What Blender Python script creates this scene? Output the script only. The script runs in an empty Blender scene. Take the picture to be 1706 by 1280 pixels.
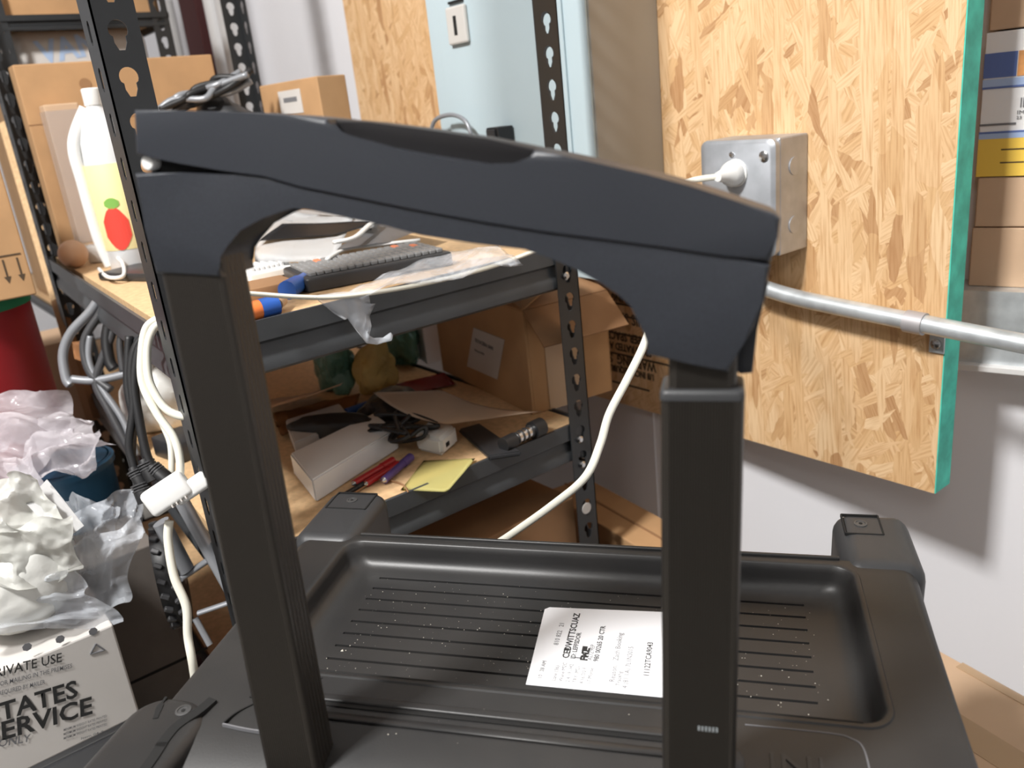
import bpy, bmesh, math, random
from math import radians, sin, cos, pi, atan2, hypot
from mathutils import Vector, Matrix, noise
random.seed(7)
V = Vector
scene = bpy.context.scene
# ------------------------------------------------------------------ camera
FPX = 1380.0
PIT, ROLL, HD = radians(18.67), radians(6.28), radians(53.4)
CAM = V((0, 0, 1.05))
_h = V((-sin(HD), cos(HD), 0)); _z = V((0, 0, 1))
FW = _h * cos(PIT) - _z * sin(PIT)
_r0 = V((_h.y, -_h.x, 0)); _u0 = _r0.cross(FW)
RT = _r0 * cos(ROLL) - _u0 * sin(ROLL)
UP = _r0 * sin(ROLL) + _u0 * cos(ROLL)
cd = bpy.data.cameras.new('camera'); cam = bpy.data.objects.new('camera', cd)
scene.collection.objects.link(cam); scene.camera = cam
cd.sensor_width = 36.0; cd.lens = 36.0 * FPX / 1706.0; cd.clip_start = 0.02; cd.clip_end = 50
cam.matrix_world = Matrix(((RT.x, UP.x, -FW.x, CAM.x), (RT.y, UP.y, -FW.y, CAM.y), (RT.z, UP.z, -FW.z, CAM.z), (0, 0, 0, 1)))
cd.dof.use_dof = True; cd.dof.focus_distance = 0.75; cd.dof.aperture_fstop = 7.0
# ------------------------------------------------------------------ world, light, exposure
w = bpy.data.worlds.new('world'); scene.world = w; w.use_nodes = True
w.node_tree.nodes['Background'].inputs[0].default_value = (1.0, 0.97, 0.93, 1)
w.node_tree.nodes['Background'].inputs[1].default_value = 0.2
def area(loc, size, power, col, target):
    l = bpy.data.lights.new('ceiling_or_fill_lamp', 'AREA'); l.shape = 'RECTANGLE'; l.size, l.size_y = size
    l.energy = power; l.color = col
    o = bpy.data.objects.new('ceiling_or_fill_lamp', l); scene.collection.objects.link(o); o.location = loc
    o.rotation_euler = (V(target) - V(loc)).to_track_quat('-Z', 'Y').to_euler()
    return o
area((-0.50, -0.88, 2.52), (0.28, 0.28), 84, (1.0, 0.985, 0.965), (-0.85, 0.6, 0.5))
area((0.9, -1.6, 2.45), (0.5, 0.5), 9, (1.0, 0.975, 0.95), (0, 0.3, 0.8))  # added fill light to lift the shadows, no fixture hangs here
vs = scene.view_settings
vs.view_transform = 'Standard'; vs.look = 'None'; vs.gamma = 1; vs.exposure = 0.0
vs.use_curve_mapping = False
# ------------------------------------------------------------------ pixel to place helpers
def ray(x, y): return FW + RT * ((x - 853) / FPX) - UP * ((y - 640) / FPX)
def pl(q, n, p):
    r = ray(*q); n = V(n); return CAM + r * ((V(p) - CAM).dot(n) / r.dot(n))
def onX(q, v): return pl(q, (1, 0, 0), (v, 0, 0))
def onY(q, v): return pl(q, (0, 1, 0), (0, v, 0))
def onZ(q, v): return pl(q, (0, 0, 1), (0, 0, v))
def dep(q, d): return CAM + ray(*q) * d
# ------------------------------------------------------------------ materials
def mat(name, col, rough=0.6, metal=0.0, bump=0.0, bscale=200, bdist=.0004, var=0.0, vscale=8, col2=None, alpha=1.0, trans=0.0, coat=0.0, spec=0.5, stretch=None, sheen=0):
    m = bpy.data.materials.new(name); m.use_nodes = True
    nt = m.node_tree; b = nt.nodes['Principled BSDF']
    b.inputs['Base Color'].default_value = (*col, 1); b.inputs['Roughness'].default_value = rough
    b.inputs['Metallic'].default_value = metal; b.inputs['Alpha'].default_value = alpha
    b.inputs['Transmission Weight'].default_value = trans; b.inputs['Coat Weight'].default_value = coat
    b.inputs['Specular IOR Level'].default_value = spec
    tc = nt.nodes.new('ShaderNodeTexCoord'); src = tc.outputs['Object']
    if stretch:
        mp = nt.nodes.new('ShaderNodeMapping'); mp.inputs['Scale'].default_value = stretch
        nt.links.new(src, mp.inputs[0]); src = mp.outputs[0]
    if var > 0 or col2:
        n = nt.nodes.new('ShaderNodeTexNoise'); n.inputs['Scale'].default_value = vscale; n.inputs['Detail'].default_value = 6
        nt.links.new(src, n.inputs['Vector'])
        r = nt.nodes.new('ShaderNodeValToRGB')
        c2 = col2 or tuple(min(1, c * (1 + var)) for c in col); c1 = col if col2 else tuple(c * (1 - var) for c in col)
        r.color_ramp.elements[0].color = (*c1, 1); r.color_ramp.elements[1].color = (*c2, 1)
        r.color_ramp.elements[0].position = .35; r.color_ramp.elements[1].position = .68
        nt.links.new(n.outputs['Fac'], r.inputs[0]); nt.links.new(r.outputs[0], b.inputs['Base Color'])
    if bump > 0:
        n = nt.nodes.new('ShaderNodeTexNoise'); n.inputs['Scale'].default_value = bscale; n.inputs['Detail'].default_value = 4
        nt.links.new(src, n.inputs['Vector'])
        bp = nt.nodes.new('ShaderNodeBump'); bp.inputs['Strength'].default_value = bump; bp.inputs['Distance'].default_value = bdist
        nt.links.new(n.outputs['Fac'], bp.inputs['Height']); nt.links.new(bp.outputs[0], b.inputs['Normal'])
    return m
def osb_mat():
    m = bpy.data.materials.new('strand_board'); m.use_nodes = True
    nt = m.node_tree; N = nt.nodes; Lk = nt.links; b = N['Principled BSDF']; b.inputs['Roughness'].default_value = .62
    tc = N.new('ShaderNodeTexCoord')
    wn = N.new('ShaderNodeTexNoise'); wn.inputs['Scale'].default_value = 16; wn.inputs['Detail'].default_value = 3
    Lk.new(tc.outputs['Object'], wn.inputs['Vector'])
    prev = None; bump_in = []
    specs = [(0.12, (52, 8, 11), .0), (1.0, (66, 8, 17), .62), (-.5, (52, 8, 12), .5), (.4, (85, 8, 19), .6), (-1.0, (80, 8, 20), .68), (.05, (70, 8, 14), .6)]
    for i, (ang, sc, thr) in enumerate(specs):
        rot = N.new('ShaderNodeMapping'); rot.inputs['Rotation'].default_value = (0, ang, 0); rot.inputs['Location'].default_value = (i * 3.1, 0, i * 1.7)
        Lk.new(tc.outputs['Object'], rot.inputs[0])
        mp = N.new('ShaderNodeMapping'); mp.inputs['Scale'].default_value = sc
        Lk.new(rot.outputs[0], mp.inputs[0])
        ad = N.new('ShaderNodeVectorMath'); ad.operation = 'MULTIPLY_ADD'; Lk.new(wn.outputs['Color'], ad.inputs[0])
        ad.inputs[1].default_value = (1.3, 1.3, 1.3); Lk.new(mp.outputs[0], ad.inputs[2])
        vo = N.new('ShaderNodeTexVoronoi'); vo.voronoi_dimensions = '3D'; vo.inputs['Scale'].default_value = 1.0
        Lk.new(ad.outputs[0], vo.inputs['Vector'])
        sp = N.new('ShaderNodeSeparateColor'); Lk.new(vo.outputs['Color'], sp.inputs[0])
        cr = N.new('ShaderNodeValToRGB'); e = cr.color_ramp.elements
        e[0].color = (.60, .36, .17, 1); e[0].position = 0; e[1].color = (.80, .565, .33, 1); e[1].position = 1
        k = e.new(.18); k.color = (.69, .44, .22, 1); k = e.new(.5); k.color = (.74, .49, .265, 1); k = e.new(.015); k.color = (.50, .28, .13, 1)
        Lk.new(sp.outputs[0], cr.inputs[0])
        # wood grain along the strand
        gr = N.new('ShaderNodeTexNoise'); gr.inputs['Scale'].default_value = 1.0; gr.inputs['Detail'].default_value = 5
        gm = N.new('ShaderNodeMapping'); gm.inputs['Scale'].default_value = (sc[0] * 5, 8, sc[2] * 1.3); Lk.new(rot.outputs[0], gm.inputs[0]); Lk.new(gm.outputs[0], gr.inputs['Vector'])
        gx = N.new('ShaderNodeMix'); gx.data_type = 'RGBA'; gx.blend_type = 'MULTIPLY'; gx.inputs[0].default_value = .85
        g2 = N.new('ShaderNodeValToRGB'); g2.color_ramp.elements[0].position = .3; g2.color_ramp.elements[0].color = (.70, .56, .42, 1); g2.color_ramp.elements[1].position = .55; g2.color_ramp.elements[1].color = (1, 1, 1, 1)
        Lk.new(gr.outputs['Fac'], g2.inputs[0]); Lk.new(cr.outputs[0], gx.inputs[6]); Lk.new(g2.outputs[0], gx.inputs[7])
        if prev is None: prev = gx.outputs[2]
        else:
            th = N.new('ShaderNodeMath'); th.operation = 'GREATER_THAN'; th.inputs[1].default_value = thr; Lk.new(sp.outputs[1], th.inputs[0])
            mx = N.new('ShaderNodeMix'); mx.data_type = 'RGBA'; Lk.new(th.outputs[0], mx.inputs[0]); Lk.new(prev, mx.inputs[6]); Lk.new(gx.outputs[2], mx.inputs[7]); prev = mx.outputs[2]
    Lk.new(prev, b.inputs['Base Color'])
    bw = N.new('ShaderNodeRGBToBW'); Lk.new(prev, bw.inputs[0])
    bp = N.new('ShaderNodeBump'); bp.inputs['Strength'].default_value = .35; bp.inputs['Distance'].default_value = .002
    Lk.new(bw.outputs[0], bp.inputs['Height']); Lk.new(bp.outputs[0], b.inputs['Normal'])
    return m
M = {}
M['osb'] = osb_mat()
M['teal'] = mat('teal_edge_paint', (.09, .66, .52), .7, bump=.5, bscale=90, var=.22, vscale=30)
M['wall'] = mat('white_wall_paint', (.80, .80, .83), .85, bump=.08, bscale=120)
M['ceil'] = mat('ceiling_paint', (.78, .77, .75), .9, bump=.05)
M['floor'] = mat('concrete_floor', (.30, .29, .27), .8, bump=.2, bscale=30, var=.2, vscale=5)
M['black_plastic'] = mat('black_plastic', (.023, .026, .033), .42, bump=.3, bscale=1500, var=.2, vscale=1200)
M['case_plastic'] = mat('scuffed_black_plastic', (.017, .017, .0175), .42, bump=.15, bscale=700, col2=(.028, .0265, .0255), vscale=9)
M['dark_gap'] = mat('dark_gap', (.004, .004, .004), .8)
M['grey_plastic'] = mat('dark_grey_plastic', (.035, .036, .038), .45, bump=.15, bscale=600)
M['tube'] = mat('dark_anodised_tube', (.065, .058, .050), .40, metal=.8, bump=.05, bscale=300)
M['chrome'] = mat('bright_metal', (.6, .6, .6), .25, metal=1)
M['rackpaint'] = mat('black_rack_paint', (.022, .024, .026), .42, bump=.1, bscale=300, var=.2)
M['rackgrey'] = mat('grey_rack_paint', (.050, .054, .058), .42, bump=.12, bscale=200, var=.2)
M['particle'] = mat('particle_board', (.66, .44, .24), .7, bump=.15, bscale=300, var=.12, vscale=120)
M['panelblue'] = mat('pale_blue_enamel', (.46, .56, .60), .4, bump=.03, bscale=80, var=.03, vscale=3)
M['galv'] = mat('galvanised_steel', (.66, .70, .72), .36, metal=.6, bump=.08, bscale=60, var=.14, vscale=40)
M['boxsteel'] = mat('zinc_box_steel', (.44, .46, .49), .42, metal=.55, bump=.08, bscale=80, var=.12, vscale=30)
M['card'] = mat('brown_cardboard', (.46, .27, .13), .8, bump=.1, bscale=100, var=.08, vscale=14)
M['card_pale'] = mat('pale_cardboard', (.58, .40, .26), .8, bump=.1, bscale=100, var=.06, vscale=10)
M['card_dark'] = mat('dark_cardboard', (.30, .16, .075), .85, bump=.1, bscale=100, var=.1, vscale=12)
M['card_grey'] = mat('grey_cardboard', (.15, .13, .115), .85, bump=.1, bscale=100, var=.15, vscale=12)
M['tape'] = mat('packing_tape', (.60, .42, .26), .15, alpha=.75)
M['paper'] = mat('white_paper', (.82, .82, .82), .7)
M['label'] = mat('sticker_white', (.86, .87, .90), .5)
M['ink'] = mat('black_ink', (.02, .02, .02), .7)
M['inkgrey'] = mat('grey_ink', (.16, .16, .17), .7)
M['inkbrown'] = mat('faded_black_ink', (.07, .045, .025), .8)
M['white_plastic'] = mat('white_plastic', (.80, .80, .78), .35)
M['cream'] = mat('cream_cord_vinyl', (.78, .76, .66), .4)
M['blackrubber'] = mat('black_rubber', (.012, .012, .013), .5, bump=.1)
M['greycable'] = mat('grey_black_cable', (.05, .05, .053), .45)
M['film'] = mat('clear_plastic_film', (.80, .84, .90), .16, bdist=.004, bump=.6, bscale=30, alpha=.36, trans=.0)
M['film_pink'] = mat('hazy_plastic_film', (.80, .76, .80), .2, bdist=.004, bump=.6, bscale=28, alpha=.46)
M['film_white'] = mat('milky_plastic_bag', (.82, .82, .78), .3, bdist=.004, bump=.5, bscale=25, alpha=.93)
M['red'] = mat('red_paint', (.30, .012, .018), .45, var=.12, vscale=5)
M['green'] = mat('green_paint', (.02, .22, .10), .5)
M['navy'] = mat('blue_plastic', (.02, .09, .17), .4)
M['maroon'] = mat('dark_maroon_fabric', (.055, .012, .012), .85, bump=.2)
M['blue'] = mat('blue_marker_plastic', (.02, .10, .42), .4)
M['orange'] = mat('orange_plastic', (.85, .22, .05), .4)
M['redp'] = mat('red_pen_plastic', (.38, .015, .02), .35)
M['purple'] = mat('purple_plastic', (.10, .06, .22), .4)
M['sticky'] = mat('yellow_note_paper', (.86, .78, .30), .75)
M['greenbag'] = mat('dark_green_plastic', (.035, .12, .085), .3, bdist=.004, bump=.4, bscale=25, col2=(.15, .30, .23), vscale=12)
M['yellowbag'] = mat('kraft_yellow_paper', (.50, .36, .12), .6, bdist=.004, bump=.4, bscale=25, var=.2, vscale=12)
M['brownpaper'] = mat('orange_brown_paper', (.42, .19, .07), .7, var=.25, vscale=25)
M['manila'] = mat('manila_paper', (.76, .60, .46), .75, var=.06, vscale=8)
M['peach'] = mat('peach_envelope', (.62, .47, .36), .75, var=.1, vscale=6)
M['woodball'] = mat('pale_wood', (.72, .46, .30), .5)
M['clearplastic'] = mat('clear_plastic', (.55, .50, .48), .1, alpha=.4)
M['btl'] = mat('bottle_plastic', (.80, .82, .84), .2, alpha=.8)
M['lblyellow'] = mat('pale_yellow_print', (.86, .74, .38), .5)
M['lblred'] = mat('red_print', (.72, .06, .04), .5)
M['lblgreen'] = mat('green_print', (.2, .42, .08), .5)
M['lblblue'] = mat('pale_blue_print', (.40, .52, .72), .6)
M['boxwhite'] = mat('white_box_board', (.60, .57, .54), .75, bump=.08, bscale=60, var=.06, vscale=6)
M['pkgyellow'] = mat('package_yellow', (.84, .56, .08), .55)
M['pkgorange'] = mat('package_orange', (.75, .35, .12), .55, var=.2, vscale=40)
M['pkgblue'] = mat('package_blue', (.10, .16, .40), .55)
M['pkgsky'] = mat('package_light_blue', (.38, .50, .74), .55)
M['key'] = mat('keycap_grey', (.22, .22, .22), .5)
M['dust'] = mat('pale_crumbs', (.62, .58, .50), .8)
M['greyblack'] = mat('charcoal_plastic', (.03, .03, .032), .4)
M['wire'] = mat('grey_wire_coating', (.28, .29, .31), .35, metal=.3)
# ------------------------------------------------------------------ object helpers
COL = scene.collection
def link(name, bm, m, parent=None, mw=None, smooth=None, mats=None):
    me = bpy.data.meshes.new(name)
    bmesh.ops.recalc_face_normals(bm, faces=bm.faces[:])
    bm.to_mesh(me); bm.free()
    for x in (mats or [m]): me.materials.append(x)
    if smooth is not None:
        for p in me.polygons: p.use_smooth = True
        if smooth < 180:
            try: me.set_sharp_from_angle(angle=radians(smooth))
            except Exception: pass
    o = bpy.data.objects.new(name, me); COL.objects.link(o)
    if parent: o.parent = parent
    if mw is not None: o.matrix_local = mw
    return o
def tag(o, label=None, cat=None, group=None, kind=None):
    if label: o['label'] = label
    if cat: o['category'] = cat
    if group: o['group'] = group
    if kind: o['kind'] = kind
    return o
def empty(name, mw, label, cat, group=None):
    o = bpy.data.objects.new(name, None); COL.objects.link(o); o.empty_display_size = .05
    if isinstance(mw, Matrix): o.matrix_world = mw
    else: o.location = mw
    return tag(o, label, cat, group)
def frame(o, x, y, z=None):
    x = V(x).normalized(); y = V(y)
    z = V(z).normalized() if z is not None else x.cross(y).normalized()
    y = z.cross(x).normalized()
    return Matrix(((x.x, y.x, z.x, o[0]), (x.y, y.y, z.y, o[1]), (x.z, y.z, z.z, o[2]), (0, 0, 0, 1)))
def T(x=0, y=0, z=0): return Matrix.Translation((x, y, z))
def bx(bm, x0, x1, y0, y1, z0, z1, bev=0, seg=2, mi=0):
    vs_ = [bm.verts.new(p) for p in ((x0, y0, z0), (x1, y0, z0), (x1, y1, z0), (x0, y1, z0), (x0, y0, z1), (x1, y0, z1), (x1, y1, z1), (x0, y1, z1))]
    fs = [bm.faces.new([vs_[i] for i in f]) for f in ((0, 3, 2, 1), (4, 5, 6, 7), (0, 1, 5, 4), (1, 2, 6, 5), (2, 3, 7, 6), (3, 0, 4, 7))]
    for f in fs: f.material_index = mi
    if bev:
        es = list({e for f in fs for e in f.edges})
        bmesh.ops.bevel(bm, geom=es, offset=bev, segments=seg, affect='EDGES', profile=.5)
    return bm
def box(*a, **k): return bx(bmesh.new(), *a, **k)
def prism(bm, pts, y0, y1, bev=0.0, seg=2):
    """polygon in x,z pushed from y0 to y1"""
    a = [bm.verts.new((p[0], y0, p[1])) for p in pts]; b = [bm.verts.new((p[0], y1, p[1])) for p in pts]
    n = len(pts); fa = bm.faces.new(a); fb = bm.faces.new(b[::-1])
    for i in range(n): bm.faces.new((a[i], b[i], b[(i + 1) % n], a[(i + 1) % n]))
    if bev:
        es = list(fa.edges) + list(fb.edges)
        bmesh.ops.bevel(bm, geom=es, offset=bev, segments=seg, affect='EDGES', profile=.5)
    return bm
def smoothpts(pts, n=6):
    P = [V(p) for p in pts]; out = []
    for i in range(len(P) - 1):
        p0 = P[max(i - 1, 0)]; p1 = P[i]; p2 = P[i + 1]; p3 = P[min(i + 2, len(P) - 1)]
        for k in range(n):
            t = k / n
            out.append(.5 * ((2 * p1) + (p2 - p0) * t + (2 * p0 - 5 * p1 + 4 * p2 - p3) * t * t + (3 * p1 - p0 - 3 * p2 + p3) * t ** 3))
    out.append(P[-1]); return out
def tube(bm, pts, r, seg=10, flat=1.0, n=6, sm=True):
    P = smoothpts(pts, n) if sm else [V(p) for p in pts]
    prev = None; up = V((0, 0, 1)); rings = []
    for i, p in enumerate(P):
        t = (P[min(i + 1, len(P) - 1)] - P[max(i - 1, 0)]).normalized()
        if prev is None:
            s = t.cross(up)
            if s.length < .1: s = t.cross(V((1, 0, 0)))
            s.normalize()
        else: s = (prev - t * prev.dot(t)).normalized()
        prev = s; b = t.cross(s)
        rr = r[i * (len(r) - 1) // (len(P) - 1)] if isinstance(r, (list, tuple)) else r
        rings.append([bm.verts.new(p + s * (rr * cos(2 * pi * k / seg)) + b * (rr * flat * sin(2 * pi * k / seg))) for k in range(seg)])
    for a, b in zip(rings, rings[1:]):
        for k in range(seg): bm.faces.new((a[k], a[(k + 1) % seg], b[(k + 1) % seg], b[k]))
    bm.faces.new(rings[0][::-1]); bm.faces.new(rings[-1])
    return bm
def lathe(bm, prof, seg=32, c=(0, 0, 0), axis='z'):
    rings = []
    for r, z in prof:
        ring = []
        for k in range(seg):
            a = 2 * pi * k / seg; p = (max(r, 1e-5) * cos(a), max(r, 1e-5) * sin(a), z)
            if axis == 'y': p = (p[0], p[2], p[1])
            if axis == 'x': p = (p[2], p[0], p[1])
            ring.append(bm.verts.new((p[0] + c[0], p[1] + c[1], p[2] + c[2])))
        rings.append(ring)
    for a, b in zip(rings, rings[1:]):
        for k in range(seg): bm.faces.new((a[k], a[(k + 1) % seg], b[(k + 1) % seg], b[k]))
    bm.faces.new(rings[0][::-1]); bm.faces.new(rings[-1]); return bm
def rr_loop(x0, x1, y0, y1, r, n=6):
    out = []
    for cx, cy, a0 in ((x1 - r, y1 - r, 0), (x0 + r, y1 - r, 90), (x0 + r, y0 + r, 180), (x1 - r, y0 + r, 270)):
        for k in range(n + 1):
            a = radians(a0 + 90 * k / n); out.append((cx + r * cos(a), cy + r * sin(a)))
    return out
def loops(bm, ls, cap0=True, cap1=True):
    R = [[bm.verts.new(p) for p in l] for l in ls]
    for a, b in zip(R, R[1:]):
        n = len(a)
        for k in range(n):
            bm.faces.new((a[k], a[(k + 1) % n], b[(k + 1) % n], b[k]))
    if cap0: bm.faces.new(R[0][::-1])
    if cap1: bm.faces.new(R[-1])
    return R
def text(name, body, size, m, parent, mw, ext=.0002, font_scale_x=1.0, align='LEFT', bold=0, label=None, shear=0):
    c = bpy.data.curves.new(name, 'FONT'); c.body = body; c.size = size; c.extrude = ext; c.align_x = align; c.resolution_u = 2
    c.offset = bold; c.shear = shear
    t = bpy.data.objects.new(name, c); COL.objects.link(t)
    dg = bpy.context.evaluated_depsgraph_get(); dg.update()
    me = bpy.data.meshes.new_from_object(t.evaluated_get(dg)); bpy.data.objects.remove(t)
    me.transform(Matrix.Diagonal((font_scale_x, 1, 1, 1)))
    me.materials.clear(); me.materials.append(m)
    o = bpy.data.objects.new(name, me); COL.objects.link(o); o.parent = parent; o.matrix_local = mw
    if label: o['label'] = label
    return o
def sheet(name, m, corners, label=None, cat=None, parent=None, nx=12, ny=10, amp=.004, fs=25, th=.0006, seed=0, bow=None, group=None):
    """thin sheet through four corners (world) with gentle waves"""
    a, b, c, d = [V(p) for p in corners]; bm = bmesh.new(); g = []
    nrm = (b - a).cross(d - a).normalized(); o = (a + b + c + d) / 4
    for j in range(ny + 1):
        row = []
        for i in range(nx + 1):
            s, t = i / nx, j / ny
            p = a.lerp(b, s).lerp(d.lerp(c, s), t)
            q = noise.noise(p * fs + V((seed, 0, 0))) * amp
            if bow: q += bow(s, t)
            row.append(bm.verts.new(p - o + nrm * q))
        g.append(row)
    for j in range(ny):
        for i in range(nx): bm.faces.new((g[j][i], g[j][i + 1], g[j + 1][i + 1], g[j + 1][i]))
    bmesh.ops.solidify(bm, geom=bm.faces[:], thickness=th)
    ob = link(name, bm, m, parent, smooth=180); ob.location = o
    if label: tag(ob, label, cat, group)
    return ob
def crumple(name, m, c, size, label=None, cat=None, parent=None, seed=0, amp=.25, fs=2.2, sub=5, rotz=0, zmin=None):
    """crumpled film: many straight folds in random directions over a soft lump"""
    bm = bmesh.new(); bmesh.ops.create_icosphere(bm, subdivisions=sub, radius=1.0)
    sv = V((seed * 3.7, seed * 1.3, seed)); rg = random.Random(seed * 13 + 1)
    folds = []
    for k in range(18):
        n = V((rg.gauss(0, 1), rg.gauss(0, 1), rg.gauss(0, 1))).normalized()
        folds.append((n, rg.uniform(-.8, .8), rg.uniform(.35, .95), rg.choice((-1, 1))))
    if zmin is None: zmin = -.88 * size[2]
    for v in bm.verts:
        p = v.co.copy(); wv_ = p + noise.noise_vector(p * 1.7 + sv) * .12
        f = 0
        for n, d, wd, sg in folds:
            x = (wv_.dot(n) - d) * wd * 2.6
            f += sg * (abs((x % 2) - 1) - .5)
        low = noise.noise(p * 1.3 + sv)
        k = 1 + amp * (f * .20 + low * .7 + noise.noise(p * 7 + sv) * .10)
        q = p * k
        v.co = V((q.x * size[0], q.y * size[1], q.z * size[2]))
        if zmin is not None and v.co.z < zmin: v.co.z = zmin + (v.co.z - zmin) * .05
    o = link(name, bm, m, parent, smooth=18)
    o.location = c; o.rotation_euler = (0, 0, rotz)
    if label: tag(o, label, cat)
    return o
# ================================================================== THE SETTING
WB = radians(14.1)                       # the right stretch of wall is skewed against the board
WX = -0.96; WY = 1.007
def structure(name, bm, m, mw=None):
    o = link(name, bm, m, None, mw); o['kind'] = 'structure'; return o
bm = box(-3.6, WX + .01, WY, WY + .12, 0, 2.6); structure('wall_back', bm, M['wall'])
bm = box(0, 3.2, 0, .12, 0, 2.6); structure('wall_right', bm, M['wall'], frame((WX, WY, 0), (cos(WB), sin(WB), 0), (-sin(WB), cos(WB), 0)))
bm = box(-3.72, -3.6, -3.2, WY + .12, 0, 2.6); structure('wall_left', bm, M['wall'])
bm = box(-3.72, 2.3, -3.3, -3.2, 0, 2.6); structure('wall_front', bm, M['wall'])
bm = box(2.2, 2.32, -3.2, 2.0, 0, 2.6); structure('wall_side', bm, M['wall'])
bm = box(-3.72, 2.4, -3.3, 2.1, -.1, 0); structure('floor', bm, M['floor'])
bm = box(-3.72, 2.4, -3.3, 2.1, 2.6, 2.7); structure('ceiling', bm, M['ceil'])
# ================================================================== STRAND BOARD ON THE WALL
OBZ = .531
ob = empty('strand_board', (-.437, .964, OBZ), 'golden oriented strand board panel on the wall with teal painted right edge', 'board')
link('board', box(-1.323, 0, 0, .0385, 0, 1.45), M['osb'], ob)
link('painted_edge', box(0, .0012, .0005, .038, 0, 1.449), M['teal'], ob)['label'] = 'teal painted edge'
# upside down factory print at the lower left
sx = onY((1100, 655), .9635).x - (-.437)
tm = Matrix.Rotation(pi, 4, 'Y')
def board_print(txt, px, size, sxs=1.0):
    p = onY(px, .963); l = p - V((-.437, .964, OBZ))
    # read upside down: text x axis to -X, up axis to -Z
    mw = frame((l.x, -.0006, l.z), (-1, 0, 0), (0, 0, -1))
    return text('printed_text', txt, size, M['inkbrown'], ob, mw, font_scale_x=sxs, bold=.0006)
for txt, q, s in (('WARNING  SPACING', (1092, 606), .023), ('1/8 INCH REQUIRED', (1090, 625), .016), ('PROPER SPACE AT EDGE', (1092, 566), .021), ('SPAN RATED AT JOINT', (1085, 584), .018), ('THIS SIDE DOWN  SUB', (1084, 530), .027), ('SHEATHING GRADE', (1075, 498), .018)):
    board_print(txt, q, s, .8)
for q0, q1 in (((1012, 494), (1100, 528)), ((1000, 512), (1100, 548)), ((996, 540), (1100, 580)), ((1000, 575), (1100, 615)), ((995, 625), (1060, 650))):
    a = onY(q0, .963) - V((-.437, .964, OBZ)); b = onY(q1, .963) - V((-.437, .964, OBZ))
    z_ = (a.z + b.z) / 2
    link('printed_line', box(a.x, b.x + .03, -.0007, 0, z_ - .0016, z_ + .0016), M['inkbrown'], ob)
# ================================================================== ELECTRICAL PANEL
ep = empty('breaker_panel', (-.86, .826, .79), 'pale blue steel breaker panel enclosure mounted on strand board', 'electrical panel')
link('enclosure', box(-.376, 0, .004, .138, 0, 1.0, bev=.002), mat('enclosure_side', (.36, .34, .30), .5), ep)  # taupe partly stands in for shade and warm bounce on the panel's side
link('cover', box(-.374, -.002, 0, .004, .002, .998, bev=.0012), M['panelblue'], ep)
link('door', box(-.34, -.045, -.004, 0, .165, .96, bev=.0015), M['panelblue'], ep)
lt = link('latch', box(-.305, -.255, -.012, -.004, .355, .41, bev=.003), mat('latch_cream', (.55, .53, .50), .45), ep); lt['label'] = 'cream coloured square door latch'
link('keyhole', box(-.285, -.277, -.0125, -.0105, .368, .396), M['dark_gap'], lt)
link('latch_lip', box(-.300, -.262, -.008, -.004, .4145, .418), M['dark_gap'], lt)
# ================================================================== JUNCTION BOX, PLUG
jb = empty('outlet_box', (-.62, .964, .831), 'square galvanised steel outlet box screwed to the strand board', 'electrical box')
link('box_body', box(-.114, 0, -.060, 0, 0, .145, bev=.002), M['boxsteel'], jb)
bm = bmesh.new(); loops(bm, [[(p[0], y, p[1]) for p in rr_loop(-.114 + i, -i, i, .145 - i, .010, 5)] for y, i in ((-.060, 0), (-.0685, .0), (-.072, .004))]); link('cover_plate', bm, M['boxsteel'], jb, smooth=40)
for (x, z) in ((-.014, .125), (-.100, .02), (-.014, .02)):
    bm = bmesh.new(); lathe(bm, [(.0065, -.0722), (.0065, -.074), (.004, -.0755)], 14, (x, 0, z), 'y'); link('screw', bm, M['chrome'], jb, smooth=40)
bm = bmesh.new(); lathe(bm, [(.0035, -.0722), (.0035, -.0735), (.002, -.0742)], 12, (-.062, 0, .128), 'y'); link('screw', bm, M['chrome'], jb, smooth=40)
for z in (.035, .105):
    bm = bmesh.new(); lathe(bm, [(.0175, -.072), (.0175, -.0742), (.016, -.0752)], 24, (-.056, 0, z), 'y'); r_ = link('receptacle', bm, M['white_plastic'], jb, smooth=40)
for z in (.035, .108):
    bm = bmesh.new(); lathe(bm, [(.011, -.0), (.011, .0012)], 20, (0, -.03, z), 'x'); link('knockout', bm, M['boxsteel'], jb)
# the cord whose plug sits in the box; the plug is angled towards the left
PX0 = V((-.62 - .056, .964 - .0752, .831 + .105))
cord = empty('extension_cord', PX0, 'white plug and flat white cord hanging from outlet box past the metal shelf', 'cord')
bm = bmesh.new(); lathe(bm, [(.0155, -.0), (.0165, -.006), (.014, -.013), (.009, -.02), (.006, -.034)], 20, (0, 0, 0), 'y'); link('plug', bm, M['white_plastic'], cord, smooth=40)
def rel(o, ps): return [V(p) - o for p in ps]
pts = [PX0 + V((0, -.03, 0)), PX0 + V((-.035, -.045, -.004)), PX0 + V((-.07, -.05, -.02)), dep((1150, 330), .86), dep((1120, 420), .84), dep((1090, 520), .82), dep((1074, 572), .80), dep((1045, 632), .79), dep((1015, 690), .79), dep((1000, 740), .79), dep((975, 795), .79), dep((920, 842), .82), dep((848, 893), .87), dep((800, 925), .92), dep((760, 970), .98)]
bm = bmesh.new(); tube(bm, rel(PX0, pts), .0027, 10, 1.5, 8); link('cable', bm, M['cream'], cord, smooth=180)
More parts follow.
